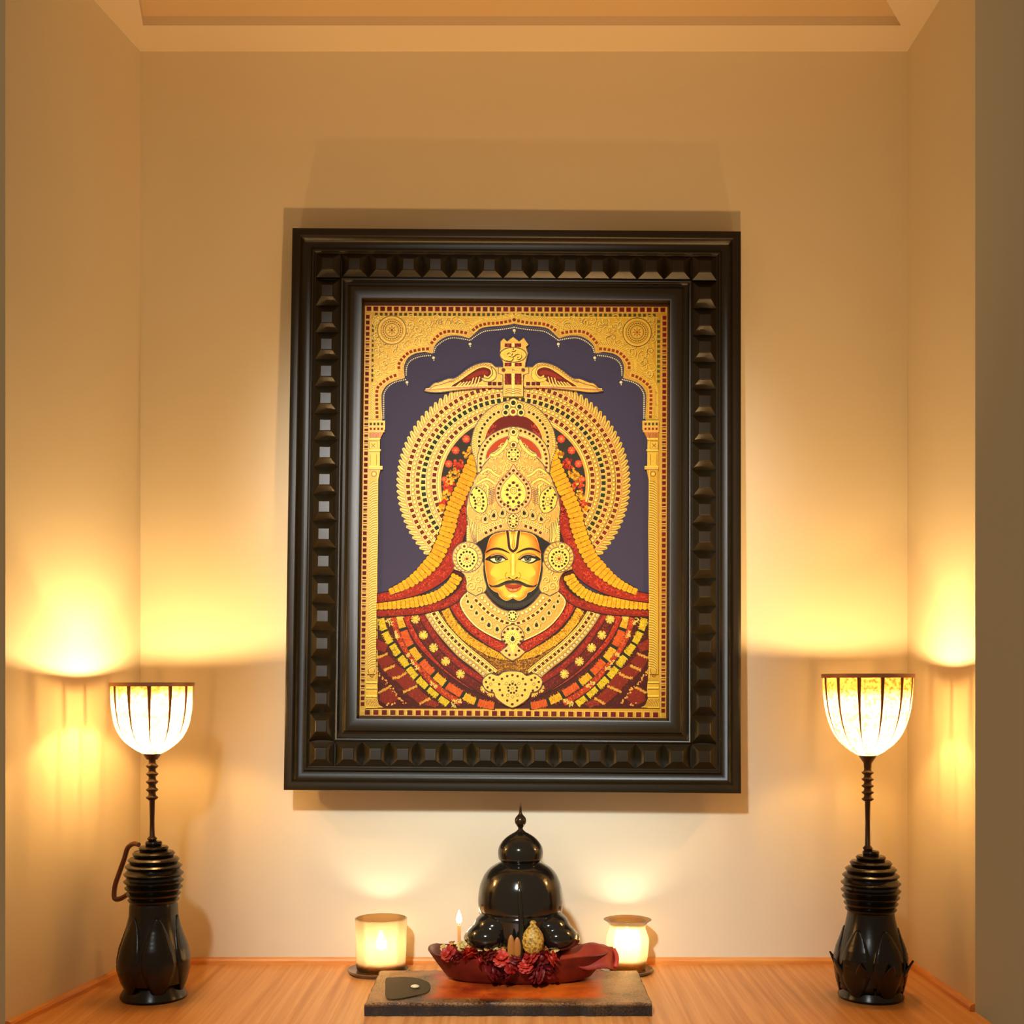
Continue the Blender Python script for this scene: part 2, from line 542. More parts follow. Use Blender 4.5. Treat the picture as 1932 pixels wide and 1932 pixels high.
# gold spandrel texture first
span = [(706, 600), (960, 600)] + C5([(1700,240),(1500,270),(1300,330),(1200,400),(1050,380),(900,420),(800,520),(760,580),(600,600),(480,700),(420,800),(430,880),(300,910),(190,1020),(170,1150)]) + [(704, 740)]
def curl(x, y):
    spiral(x, y, random.uniform(5, 11), random.uniform(.9, 1.5), random.uniform(0, 6.3), random.choice((1, -1)), w=1.15, col=random.choice((GOLDD, (168, 116, 24))))
def curl_m(x, y):
    st = random.getstate(); curl(x, y); random.setstate(st); curl(2*axis(y)-x, y)
fill(span, GOLDM, G); fill(mir(span), GOLDM, G); nxt()
scatter(span, 95, curl_m)
scatter(span, 70, lambda x, y: [squiggle(xx, y, random.uniform(7, 13), random.uniform(0, 3.1), random.uniform(1.5, 3), 0.9, random.choice(((176, 124, 26), GOLDL, GOLDL))) for xx in (x, 2*axis(y)-x)])
nxt()
fill(navy, NAVY); nxt()
for pts in (arch, mir(arch)):
    stroke(pts, 1.6, (214, 166, 70), G)
# rope, red squares
band = []
for s_ in ([(190,1390),(185,1150),(195,1040),(240,985),(340,915),(430,885)], [(440,830),(440,760),(480,700),(560,630),(680,600),(780,590)],
           [(800,540),(850,475),(930,410),(1040,390),(1180,405),(1225,420)], [(1270,390),(1340,335),(1440,305),(1580,295),(1720,270),(1770,250)]):
    pts = C5(spline(s_, 6))
    for q in (pts, mir(pts)):
        stroke(q, 10.5, (226, 172, 66), G)
    band.append(pts)
nxt()
for pts in band:
    for q in (pts, mir(pts)):
        sq_along(q, 8.0, 5.4, (140, 62, 24), w=5.6, jit=14)
        # twisted rope outside
        m = len(q); out = []
        for k in range(m):
            a = q[max(k-1, 0)]; b = q[min(k+1, m-1)]
            dx, dy = b[0]-a[0], b[1]-a[1]; l = math.hypot(dx, dy) or 1
            sg = 1 if q is pts else -1
            out.append((q[k][0] + sg*dy/l*10, q[k][1] - sg*dx/l*10))
        stroke(out, 7.5, (228, 180, 48), G)
        for x, y, a in resample(out, 3.4):
            pass
        nxt(0)
nxt()
for pts in band:
    for q in (pts, mir(pts)):
        m = len(q); sg = 1 if q is pts else -1
        for x, y, a in resample(q, 3.2):
            nx, ny = sg*math.sin(a), -sg*math.cos(a)
            quad(x + nx*10, y + ny*10, a + 0.9*sg, 6.5, 0.8, GOLDD, G)
            quad(x + nx*10 + 1.2, y + ny*10 + .6, a + 0.9*sg, 6.0, 0.8, GOLDL, G)
# pearls along the arch
pear = []
for s_ in ([(265,1390),(265,1200),(270,1100),(320,1020),(400,970),(520,940)], [(520,900),(530,790),(580,720),(680,680),(815,665)],
           [(835,640),(860,570),(930,510),(1020,470),(1120,470),(1250,495)], [(1250,495),(1330,435),(1420,390),(1560,375),(1680,360),(1750,345)]):
    pts = C5(spline(s_, 8))
    both(dots_along, pts, 3.6, 1.25, PEARL)
    sh = [(x-2.2, y-3.4) for x, y in pts]
    both(dots_along, sh, 3.6, 0.6, (176, 160, 140))
for x, y in C5([(530,973),(832,693),(1248,537),(1751,382)]):
    for xx in {x, 2*axis(y)-x}:
        dot(xx, y, 2.7, PEARL, n=10); dot(xx+.6, y+4.6, 1.1, PEARL); 
# rosettes in the corners
for sx in (0, 1):
    x, y = C5([(358, 378)])[0]
    if sx: x, y = 2*axis(y)-x+1, y+4
    dot(x, y, 28, (222, 172, 52), G, 24); nxt()
    for r, w, c in ((27, 1.6, GOLDD), (24.5, 1.2, GOLDL), (20.5, 1.0, GOLDD), (12.5, 1.2, GOLDD), (8, 1.0, GOLDL)):
        ringd(x, y, r, w, c, G, 28)
    for k in range(26):
        dot(x + 16.6*math.cos(2*PI*k/26), y + 16.6*math.sin(2*PI*k/26), 1.25, (70, 68, 34))
    for k in range(8):
        a = 2*PI*k/8; quad(x + 6*math.cos(a), y + 6*math.sin(a), a, 5, 1.4, GOLDD, G)
    dot(x, y, 2.4, (170, 74, 24))
nxt()

# ---- columns at the sides
def column(flip):
    M = (lambda p: mir(p)) if flip else (lambda p: p)
    def f(pts, col, mat=G): fill(M(pts), col, mat)
    f([(696,795),(727,795),(727,811),(724,816),(696,816)], (222,170,80))
    f([(697,816),(724,816),(718,828),(697,828)], (196,120,44))
    f([(697,828),(717,828),(717,880),(697,880)], (224,180,50))
    f([(696,880),(722,880),(722,887),(696,887)], (230,178,70))
    f([(697,887),(718,887),(714,906),(713,1000),(710.5,1150),(709,1272),(692,1272),(693,1150),(695.5,1000)], (208,158,36))
    f([(691,1286),(712,1286),(713,1300),(711,1318),(716,1330),(724,1335),(689,1336)], (222,170,40))
    nxt()
    stroke(M([(697,828.5),(718,828.5)]), 2, GOLDL, G); stroke(M([(697,832),(718,832)]), 1.2, GOLDD, G)
    stroke(M([(697,850),(719,850)]), 2, GOLDL, G); stroke(M([(697,853),(719,853)]), 1.2, GOLDD, G)
    stroke(M([(697,848),(697,834),(712,834),(712,848),(697,848)]), 1.0, GOLDD, G)
    stroke(M([(701,838),(708,845)]), 1.2, GOLDD, G); stroke(M([(708,838),(701,845)]), 1.2, GOLDD, G)
    stroke(M([(699,858),(699,878)]), 1, GOLDD, G); stroke(M([(711,858),(711,878)]), 1, GOLDD, G)
    stroke(M([(696,881),(722,881)]), 1.6, GOLDL, G); stroke(M([(696,887),(722,887)]), 1.2, GOLDK, G)
    x, y = M([(706, 895)])[0]
    ringd(x, y, 5, 1.3, GOLDD, G, 12); dot(x, y, 2.4, GOLDL, G)
    for k in range(4):
        x, y = M([(700 + 7*k, 801)])[0]; quad(x, y, 0, 4, 5, (66, 72, 28))
        x, y = M([(700 + 7*k, 810)])[0]; quad(x, y, 0, 4, 4.6, (140, 50, 22))
    stroke(M([(696,795.5),(727,795.5)]), 1.4, GOLDL, G); stroke(M([(696,805.5),(727,805.5)]), 1.2, (238,190,110), G); stroke(M([(696,815.5),(726,815.5)]), 1.4, (236,180,100), G)
    for k in range(6):
        stroke(M([(699+3.2*k, 818), (700+2.6*k, 827)]), 1.1, (150,80,24), G)
    y = 908
    while y < 1262:
        w = (y-906)/366
        x0 = 697 - 3.5*w; x1 = 713 - 3.5*w
        pts = spline([(x0+2, y+6.5), (x0+7, y+2), (x1, y)], 4)
        stroke(M(pts), 1.3, (140, 98, 20), G)
        stroke(M([(a, b+1.7) for a, b in pts]), 1.3, (240, 206, 92), G)
        y += 4.6
    for yy, c, w in ((1287, GOLDL, 2.2), (1290, GOLDK, 1.2), (1297, GOLDL, 1.6), (1300.5, GOLDK, 1.2), (1313, GOLDL, 2.4), (1316.5, GOLDK, 1.2), (1334.6, GOLDL, 1.4)):
        stroke(M([(691, yy), (712, yy)]), w, c, G)
    for k in range(8):
        stroke(M(spline([(691+2.6*k, 1319), (692+3*k, 1326), (694+3.6*k, 1333)], 3)), 1.0, GOLDD, G)
    stroke(M(spline([(695,1262),(697,1272),(701,1276),(705,1272),(708,1262)], 4)), 1.2, GOLDD, G)
    stroke(M([(712.5,888),(713,1000),(710,1150),(708.8,1280)]), 1.1, (240,200,90), G)

# ---- the halo
HX, HY, HA, HB = 968.6, 912.0, 222.0, 206.0
def hring(r, a0=-222, a1=42, n=90):
    k = r/HA; out = []
    for i in range(n+1):
        a = math.radians(a0 + (a1-a0)*i/n)
        out.append((HX + r*math.cos(a), HY + (r*HB/HA - (1-k)*0.0)*math.sin(a)))
    return out
body_halo = [(HX + 206*math.cos(2*PI*i/72), HY + 191*math.sin(2*PI*i/72)) for i in range(72)]
stroke([(HX + 207*math.cos(2*PI*i/90), HY + 192*math.sin(2*PI*i/90)) for i in range(91)], 17, (196, 150, 50), G); nxt()
for k in range(84):      # leaf fringe
    a = math.radians(-225 + 270*k/83)
    px_, py_ = HX + 208*math.cos(a), HY + 193*math.sin(a)
    up = -math.copysign(1, math.cos(a))
    ta = a + (0.55 if math.cos(a) < 0 else -0.55)
    tip = (px_ + 14*math.cos(ta), py_ + 14*math.sin(ta)); nx, ny = -math.sin(ta), math.cos(ta)
    base = (px_ - 6*math.cos(a), py_ - 6*math.sin(a))
    fill(spline([base, (px_ + nx*6, py_ + ny*6), (tip[0] + nx*2.2, tip[1] + ny*2.2), tip, (tip[0] - nx*2.2, tip[1] - ny*2.2), (px_ - nx*6, py_ - ny*6)], 2, True), (216, 172, 62), G)
nxt()
for k in range(84):
    a = math.radians(-225 + 270*k/83)
    ta = a + (0.55 if math.cos(a) < 0 else -0.55)
    px_, py_ = HX + 206*math.cos(a), HY + 191*math.sin(a)
    for o_, c in ((-3.2, GOLDD), (0, GOLDL), (3.2, GOLDD)):
        nx, ny = -math.sin(ta)*o_, math.cos(ta)*o_
        stroke([(px_ + nx, py_ + ny), (px_ + nx*.6 + 14*math.cos(ta), py_ + ny*.6 + 14*math.sin(ta))], 1.1, c, G)
nxt()
fill(body_halo, (206, 152, 40), G); nxt()
for r, w, c in ((206, 2.0, ROSE), (204, 1.0, GOLDD), (193.6, 1.3, GOLDD), (186, 1.1, GOLDD), (176, 1.0, GOLDD), (164.5, 1.2, GOLDD), (155.5, 1.1, GOLDD),
                (144.5, 1.3, GOLDD), (142, 2.2, GOLDL), (138.5, 2.0, (206, 148, 60))):
    stroke(hring(r), w, c, G)
nxt()
for r, col, s, w in ((199, (120, 44, 22), 7.2, 7.6), (181, (124, 52, 26), 6.8, 7.2), (170.3, (44, 50, 26), 7.4, 8.2), (150, (112, 36, 18), 7.4, 7.6)):
    pts = hring(r, n=140)
    sq_along(pts, 11.4, s + 2.6, (236, 196, 104), G, w=w + 2.4); nxt()
    sq_along(pts, 11.4, s, col, w=w, jit=10)
for r in (190, 160):
    for x, y, a in resample(hring(r, n=140), 8.2):
        dot(x, y, 3.1, GOLDD, G, 8)
nxt()
for r in (190, 160):
    for x, y, a in resample(hring(r, n=140), 8.2):
        dot(x-.5, y-.5, 2.4, (246, 214, 86), G, 8)
nxt()
inner = [(HX + 136.5*math.cos(2*PI*i/60), HY + 127*math.sin(2*PI*i/60)) for i in range(60)]
fill(inner, (54, 48, 44)); nxt()

# ---- garlands
def jitc(c, j): return tuple(min(255, max(0, v + random.uniform(-j, j))) for v in c)
def red_garland(pts, w, base=(150, 36, 18), hi=(208, 66, 36), lo=(96, 22, 14), dens=1.0):
    pts = spline(pts, 8); ww = w if callable(w) else (lambda t: w)
    stroke(pts, lambda t: ww(t) + 4, (52, 30, 16)); nxt()
    stroke(pts, ww, base); nxt()
    L = plen(pts); n = int(L*1.5*dens)
    for k in range(n):
        t = random.random(); i = min(len(pts)-2, int(t*(len(pts)-1)))
        a, b = pts[i], pts[i+1]; f_ = t*(len(pts)-1) - i
        x, y = a[0]+(b[0]-a[0])*f_, a[1]+(b[1]-a[1])*f_
        an = math.atan2(b[1]-a[1], b[0]-a[0]); v = random.uniform(-1, 1)*ww(t)*0.46
        c = hi if abs(v) < ww(t)*0.28 and random.random() < .62 else (lo if random.random() < .5 else base)
        quad(x - math.sin(an)*v, y + math.cos(an)*v, random.uniform(0, PI), random.uniform(2.4, 4.6), random.uniform(.9, 1.5), jitc(c, 14))
    nxt()
def marigold(pts, w, col=(240, 168, 26), hi=(252, 200, 66), lo=(150, 84, 14), pitch=8.4, out=True):
    pts = spline(pts, 10); ww = w if callable(w) else (lambda t: w)
    if out: stroke(pts, lambda t: ww(t) + 4.5, (58, 40, 18)); nxt()
    L = plen(pts); rs = resample(pts, pitch)
    for k, (x, y, a) in enumerate(rs):
        t = (k+.5)/len(rs); h = ww(t); a += random.uniform(-.12, .12)
        for q in (-.34, .0, .34):
            xx, yy = x - math.sin(a)*h*q, y + math.cos(a)*h*q
            c, s = math.cos(a), math.sin(a)
            pl = []
            for i in range(9):
                th = 2*PI*i/9; rr = 1 + random.uniform(-.12, .12)
                p_, q_ = math.cos(th)*pitch*.60*rr, math.sin(th)*h*.24*rr
                pl.append((xx + c*p_ - s*q_, yy + s*p_ + c*q_))
            convex(pl, jitc(col, 9))
    nxt()
    for k, (x, y, a) in enumerate(rs):
        t = (k+.5)/len(rs); h = ww(t); c, s = math.cos(a), math.sin(a)
        stroke([(x + c*pitch*.5 - s*h*q, y + s*pitch*.5 + c*h*q) for q in (-.48, -.2, .1, .46)], lambda t: 1.3*(1-abs(2*t-1)*.5), jitc(lo, 14))
        for i in range(4):
            q = random.uniform(-.42, .42); p = random.uniform(-.3, .3)*pitch
            quad(x + c*p - s*h*q, y + s*p + c*h*q, a + PI/2 + random.uniform(-.5, .5), 4, 1.0, jitc(hi if i < 2 else (222, 140, 22), 10))
    nxt()
def fuzzy(pts, w, col=(206, 146, 26), lo=(120, 70, 14), hi=(242, 190, 60)):
    pts = spline(pts, 10); ww = w if callable(w) else (lambda t: w)
    stroke(pts, lambda t: ww(t) + 3, (64, 42, 16)); nxt(); stroke(pts, ww, col); nxt()
    for x, y, a in resample(pts, 1.15):
        for i in range(3):
            v = random.uniform(-.5, .5)*w if not callable(w) else random.uniform(-.5, .5)*10
            quad(x - math.sin(a)*v, y + math.cos(a)*v, a + PI/2 + random.uniform(-.7, .7), random.uniform(2.5, 4.5), .9, jitc(random.choice((hi, hi, lo, col)), 14))
    nxt()
def each(fn, pts, *a, **k):
    fn(pts, *a, **k); fn(mir(pts), *a, **k)

# flowers inside the halo
def rosette(x, y, r, c=(214, 66, 44)):
    for i in range(8):
        a = 2*PI*i/8; dot(x + r*.62*math.cos(a), y + r*.62*math.sin(a), r*.46, jitc(c, 16), n=7)
    nxt()
    dot(x, y, r*.62, jitc((226, 92, 64), 10), n=9)
    for i in range(6):
        a = 2*PI*i/6; quad(x + r*.5*math.cos(a), y + r*.5*math.sin(a), a, r*.5, .9, (250, 140, 110))
    dot(x, y, r*.2, (250, 170, 90), n=6)
def tuft(x, y, w, h, col, hi, lo, n=26):
    for i in range(n):
        a = random.uniform(0, 2*PI); q = random.random()**.5
        dot(x + w*q*math.cos(a), y + h*q*math.sin(a), random.uniform(1.8, 3.4), jitc(random.choice((col, col, hi, lo)), 10), n=6)
for s_ in (0, 1):
    def P_(x, y): return (2*axis(y)-x, y) if s_ else (x, y)
    for x, y, w, h, kind in ((893, 843, 8, 9, 'o'), (884, 857, 10, 8, 'o'), (866, 876, 10, 11, 'r'), (857, 893, 10, 9, 'o'), (848, 904, 9, 9, 'o'),
                             (847, 917, 11, 10, 'r'), (843, 936, 9, 11, 'o'), (838, 950, 8, 7, 'r'), (834, 958, 6, 6, 'o')):
        xx, yy = P_(x, y)
        if kind == 'o': tuft(xx, yy, w, h, (234, 164, 34), (250, 196, 70), (170, 104, 20))
        else: tuft(xx, yy, w, h, (196, 56, 32), (232, 96, 60), (140, 30, 20), 34)
    nxt()
    for x, y, r in ((879.5, 828, 7.4), (859.5, 849.5, 7.2), (846.5, 875, 7), (838, 904, 5)):
        rosette(*P_(x, y), r)
nxt()

# body cloth
bodyp = [(712,1140),(760,1150),(830,1130),(860,1060),(885,960),(1050,960),(1077,1060),(1107,1130),(1180,1150),(1224,1140),(1222,1337),(713,1337)]
fill(bodyp, (74, 26, 16)); nxt()
low = C6([(180,560),(760,520),(1000,900),(1850,1300),(1850,1640),(180,1640)])
def weave(x, y):
    for xx in (x, 2*axis(y)-x):
        quad(xx, y, random.uniform(0, PI), random.uniform(3, 6), random.uniform(1, 2), jitc((104, 30, 18), 18))
scatter(low, 420, weave); nxt()
# lower left and right: big russet blocks with straw coloured ties
for blk in (C6([(190,800),(330,880),(300,970),(180,930)]), C6([(200,1060),(330,1000),(420,1090),(270,1180)]), C6([(300,1200),(430,1110),(560,1210),(400,1310)]),
            C6([(430,1310),(580,1230),(690,1360),(540,1430)]), C6([(240,1460),(360,1400),(480,1530),(330,1610),(230,1560)]), C6([(560,1470),(690,1400),(840,1530),(720,1600)]),
            C6([(780,1600),(860,1540),(960,1600),(900,1640)])):
    for q in (blk, mir(blk)):
        fill(q, (128, 38, 20))
        scatter(q, 26, lambda x, y: quad(x, y, random.uniform(0, PI), 4, 1.4, jitc((150, 48, 26), 16)))
nxt()
for pts in ([(190,1040),(250,1020),(330,985)], [(285,1190),(350,1160),(420,1130)], [(390,1285),(470,1270),(560,1215)], [(520,1455),(600,1420),(690,1380)],
            [(215,1465),(280,1430),(350,1395)], [(720,1600),(770,1570),(845,1530)]):
    pts = C6(spline(pts, 8))
    for q in (pts, mir(pts)):
        for x, y, a in resample(q, .9):
            quad(x, y, a + PI/2 + random.uniform(-.8, .8), random.uniform(3, 7), 1.1, jitc((222, 156, 66), 22))
for pts in ([(190,1180),(300,1320),(390,1420),(480,1540),(540,1600)], [(330,1600),(420,1600)]):
    pts = C6(spline(pts, 6))
    for q in (pts, mir(pts)):
        for x, y, a in resample(q, 2.6):
            dot(x + random.uniform(-2.5, 2.5), y + random.uniform(-2.5, 2.5), random.uniform(1, 2.2), jitc((226, 160, 84), 24), n=6)
nxt()
# the row of yellow blocks
def blocks(pts, w, seq, pitch, gap, dark=(38, 40, 26)):
    pts = spline(pts, 10)
    for q, m_ in ((pts, 0), (mir(pts), 1)):
        stroke(q, w, dark); nxt()
        L = plen(q); s = 0; k = 0; rs = resample(q, 0.8)
        while s < L:
            kind = seq[k % len(seq)]; ln = pitch[k % len(pitch)]
            col, hi, lo = kind
            for i, (x, y, a) in enumerate(rs):
                d_ = i*0.8
                if s <= d_ < s + ln - gap:
                    quad(x, y, a, 1.1, w*.86, jitc(col, 6))
                    for z in range(2):
                        v = random.uniform(-.52, .52)*w
                        quad(x - math.sin(a)*v, y + math.cos(a)*v, a + PI/2 + random.uniform(-.6, .6), random.uniform(2.4, 4.4), .9, jitc(random.choice((hi, lo, col)), 12))
            s += ln; k += 1
        nxt()
YB_ = ((214, 178, 34), (244, 216, 74), (140, 104, 18)); OR_ = ((206, 84, 26), (232, 110, 40), (160, 50, 18)); YE_ = ((226, 162, 34), (250, 196, 70), (160, 100, 16))
blocks(C6([(250,560),(280,680),(320,770),(400,910),(510,1060),(630,1220),(780,1370),(960,1520),(1060,1600)]), 14, [YB_], [27], 5)
red_l = C6([(400,550),(450,740),(530,910),(640,1060),(760,1210),(880,1350),(1040,1480),(1220,1590)])
each(red_garland, red_l, 11, base=(176, 56, 24), hi=(226, 96, 44), lo=(110, 30, 16))
for (x, y) in C6([(340,580),(370,620),(430,740),(450,780),(570,1000),(640,1090),(690,1160),(870,1350),(920,1380),(1150,1570),(1130,1610),(1200,1560)]):
    for xx in (x, 2*axis(y)-x):
        for i in range(9): quad(xx + random.uniform(-4, 4), y + random.uniform(-4, 4), random.uniform(0, PI), 4.5, 1.3, jitc((232, 196, 110), 18))
nxt()
blocks(C6([(480,520),(520,700),(630,930),(770,1110),(940,1280),(1130,1420),(1350,1550),(1500,1600),(1640,1625)]), 15.5, [YE_, OR_], [30, 37], 6.5)
each(red_garland, C6([(570,530),(640,700),(740,860),(880,1010),(1050,1160),(1270,1320),(1500,1440),(1750,1560),(1860,1590)]), 15, base=(168, 44, 22), hi=(222, 76, 40))
fl = C6([(660,540),(770,760),(890,920),(1030,1080),(1210,1230),(1450,1390),(1700,1520)])
each(red_garland, fl, 19, base=(96, 28, 20), hi=(140, 40, 28), lo=(70, 22, 16))
each(red_garland, C6([(735,520),(850,700),(980,890),(1150,1070),(1300,1190),(1580,1370)]), 11, base=(134, 32, 22), hi=(176, 50, 34))
for i, (x, y) in enumerate(C6([(480,545),(668,568),(765,760),(890,915),(1035,1080),(1215,1235),(1510,1410),(1590,1460)])):
    for xx in (x, 2*axis(y)-x):
        r = 8.5 if i else 6
        for k in range(15):
            a = 2*PI*k/15 + random.uniform(-.15, .15)
            quad(xx + r*.5*math.cos(a), y + r*.5*math.sin(a), a, r, 2.0, jitc((232, 190, 92), 18))
        dot(xx, y, r*.42, jitc((244, 212, 120), 8))
nxt()
# fuzzy brown and yellow bands, inner red garland
brown = C6([(1030,520),(1300,860),(1560,1040),(1860,1060)]) + [(966.5, 1270)] + C6([(1660,1230),(1500,1110),(1300,940),(1100,700),(960,500)])
for q in (brown, mir(brown)):
    fill(q, (122, 74, 18)); 
nxt()
for q in (brown, mir(brown)):
    scatter(q, 420, lambda x, y: quad(x, y, random.uniform(0, PI), random.uniform(2, 4), 1.0, jitc(random.choice(((182, 122, 34), (206, 150, 60), (86, 48, 14), (150, 84, 28))), 14)))
nxt()
each(fuzzy, C6([(1030,450),(1110,600),(1250,760),(1430,890),(1620,985),(1852,1030)]), 15)
each(red_garland, C6([(1140,380),(1225,520),(1350,660),(1500,775),(1680,890),(1852,960)]), 19, base=(160, 40, 20), hi=(218, 74, 40), dens=1.6)
# jewelled band with squares and pearls
jb = spline(C6([(880,480),(930,560),(1020,690),(1170,850),(1340,1000),(1480,1110),(1630,1235)]), 8)
pe = spline(C6([(810,500),(920,670),(1060,840),(1210,1000),(1390,1140),(1570,1300)]), 8)
for q in (jb, mir(jb)):
    stroke(q, 21, (66, 40, 16)); nxt(); stroke(q, 18.4, (226, 178, 70), G); nxt()
    stroke(q, 14.6, GOLDD, G); nxt(); stroke(q, 12.6, (236, 194, 96), G); nxt()
    sq_along(q, 9.4, 5.6, (92, 38, 20), w=6.2, jit=10)
    for x, y, a in resample(q, 9.4):
        c, s = math.cos(a), math.sin(a); quad(x + c*4.7, y + s*4.7, a, 1.2, 11, GOLDD, G)
for q in (pe, mir(pe)):
    stroke(q, 9.5, (180, 130, 50), G); nxt()
    for x, y, a in resample(q, 8.0):
        dot(x, y, 3.7, (120, 84, 36)); 
    nxt()
    for x, y, a in resample(q, 8.0):
        dot(x, y, 2.9, (234, 214, 166)); 
    nxt()
    for x, y, a in resample(q, 8.0):
        dot(x+.3, y+.3, 1.1, (176, 140, 84), n=6)
nxt()
# shoulder garlands
each(red_garland, C2([(690,380),(672,440),(640,490),(560,545),(420,583),(280,597),(140,603)]), lambda t: 17 - 4*t, base=(142, 36, 18), hi=(196, 60, 34))
each(marigold, C2([(622,385),(590,440),(520,497),(420,532),(300,548),(145,556)]), lambda t: 19 - 2*t)
each(red_garland, C1([(700,1090),(670,1230)]) + C2([(660,0),(645,105),(612,195),(586,285),(536,365),(466,422),(380,466),(260,500),(140,520)]), lambda t: 21 + 8*math.sin(PI*min(1, max(0, (t-.35)/.5))) if t < .6 else 29 - 15*(t-.6)/.4, base=(158, 40, 22), hi=(214, 72, 42))
each(marigold, C1([(735,925),(718,965),(682,1040),(642,1130),(592,1240)]) + C2([(570,110),(537,200),(492,290),(420,368),(340,430),(235,480)]),
     lambda t: 25 if t < .72 else 25 - 15*(t-.72)/.28, pitch=9.6)

# ---- the crown
def gold_shape(pts, col=GOLDM, edge=GOLDK, w=1.5, mirror=False):
    for q in ((pts, mir(pts)) if mirror else (pts,)):
        stroke(q, w*2.2, edge, G, closed=True)
    nxt()
    for q in ((pts, mir(pts)) if mirror else (pts,)): fill(q, col, G)
    nxt()
def sym(left): return left + mir(left)[::-1]
ho = C3(spline([(455,1280),(425,1100),(390,1000),(372,890),(388,760),(425,640),(510,500),(630,385),(770,310),(880,275),(958,240)], 6))
hi_ = C3(spline([(545,900),(548,840),(570,740),(620,640),(700,550),(800,490),(958,462)], 6))
gold_shape(sym(ho), (214, 164, 38))
for k, (x, y, a) in enumerate(resample(C3(spline([(440,1110),(405,1000),(395,890),(408,770),(450,640),(530,520),(640,420),(780,345),(900,300)], 6)), 4.2)):
    for xx, aa in ((x, a), (2*axis(y)-x, PI-a)):
        quad(xx, y, aa + 1.1*(1 if xx == x else -1), 7, 1.0, GOLDD, G); quad(xx+1, y+1, aa + 1.1*(1 if xx == x else -1), 6, .9, GOLDL, G)
h2 = C3(spline([(490,1120),(470,1000),(462,890),(480,760),(520,650),(590,540),(690,450),(830,400),(958,390)], 6))
nxt(); stroke(sym(h2), 9.5, (214, 156, 70), G); nxt()
fill(sym(hi_), (112, 30, 18)); nxt()
def speck(x, y):
    for xx in (x, 2*axis(y)-x): quad(xx, y, random.uniform(0, PI), 2.6, .9, jitc((206, 74, 44), 20))
scatter(C3([(560,800),(590,690),(660,610),(720,600),(690,700),(610,780)]), 46, speck)
stroke(sym(hi_), 1.6, (226, 170, 80), G)
for x, y in C3([(478,905),(475,840),(484,778),(495,715),(520,657),(552,602),(592,548),(632,506),(684,460),(747,432)]):
    for xx in (x, 2*axis(y)-x):
        dot(xx, y, 4.0, (232, 188, 96), G); nxt(0)
nxt()
for x, y in C3([(478,905),(475,840),(484,778),(495,715),(520,657),(552,602),(592,548),(632,506),(684,460),(747,432)]):
    for xx in (x, 2*axis(y)-x): dot(xx, y, 2.8, (50, 46, 22))
nxt()
# second arch
o2 = C3(spline([(455,1270),(455,1120),(470,1000),(520,880),(620,770),(760,690),(880,650),(958,640)], 6))
i2 = C3(spline([(572,1090),(575,1040),(600,970),(660,890),(750,820),(890,765)], 6))
gold_shape(sym(o2), (222, 170, 76))
red2 = i2 + C3([(880,800),(800,900),(700,1010),(640,1030)])
for q in (red2, mir(red2)): fill(q, (196, 70, 26))
nxt()
for q in (red2, mir(red2)): stroke(q, 1.5, GOLDD, G, closed=True)
P2 = [(497,1205),(493,1148),(498,1082),(510,1020),(528,958),(558,903),(592,852),(634,808),(682,765),(738,735),(798,708),(862,692)]
for x, y in C3(P2):
    for xx in (x, 2*axis(y)-x): dot(xx, y, 2.7, (84, 40, 18))
stroke(sym(C3(spline([(530,1180),(540,1050),(575,940),(650,850),(760,775),(890,735)], 6))), 1.2, (244, 208, 130), G)
nxt()
# the body of the crown
cb = C3(spline([(958,770),(905,800),(860,860),(760,930),(690,985),(640,1010),(660,1050),(600,1110),(540,1180),(500,1270),(440,1330),(400,1440),(350,1550),(318,1680),(305,1800),(312,1900)], 4))
cb += C4(spline([(310,90),(322,220),(312,330),(306,430),(330,475),(420,485),(560,392),(690,330),(820,305),(958,298)], 4))
gold_shape(sym(cb), (204, 150, 34), w=1.8)
crownp = sym(cb)
def cur2(x, y):
    k = random.random()
    for xx, sg in ((x, 1), (2*axis(y)-x, -1)):
        spiral(xx, y, 4 + 4.5*k, 1.1 + .4*k, (k*6.3 if sg > 0 else PI - k*6.3), sg, w=1.05)
left_c = [p for p in cb] + [(968, 1000), (968, 830)]
scatter(left_c, 60, cur2)
for i in range(240):
    x, y = random.uniform(880, 968), random.uniform(840, 1020)
    if inside((x, y), left_c):
        a = random.uniform(0, PI); am = random.uniform(1, 2.4); l = random.uniform(6, 12); c = random.choice((GOLDD, GOLDL, (174, 122, 24), GOLDL))
        squiggle(x, y, l, a, am, .9, c); squiggle(2*axis(y)-x, y, l, PI-a, -am, .9, c)
nxt()
# flame folds, feathers
for pts, w in (([(640,1030),(700,1030),(790,960),(850,880),(880,820)], 5), ([(500,1290),(600,1230),(700,1300),(770,1330)], 4), ([(440,1440),(560,1370),(640,1390),(700,1440)], 4), ([(560,1440),(600,1480),(590,1600),(600,1720)], 4)):
    p = C3(spline(pts, 6))
    for q in (p, mir(p)):
        stroke(q, w+2, GOLDD, G)
    nxt()
    for q in (p, mir(p)): stroke(q, w, (240, 200, 76), G)
nxt()
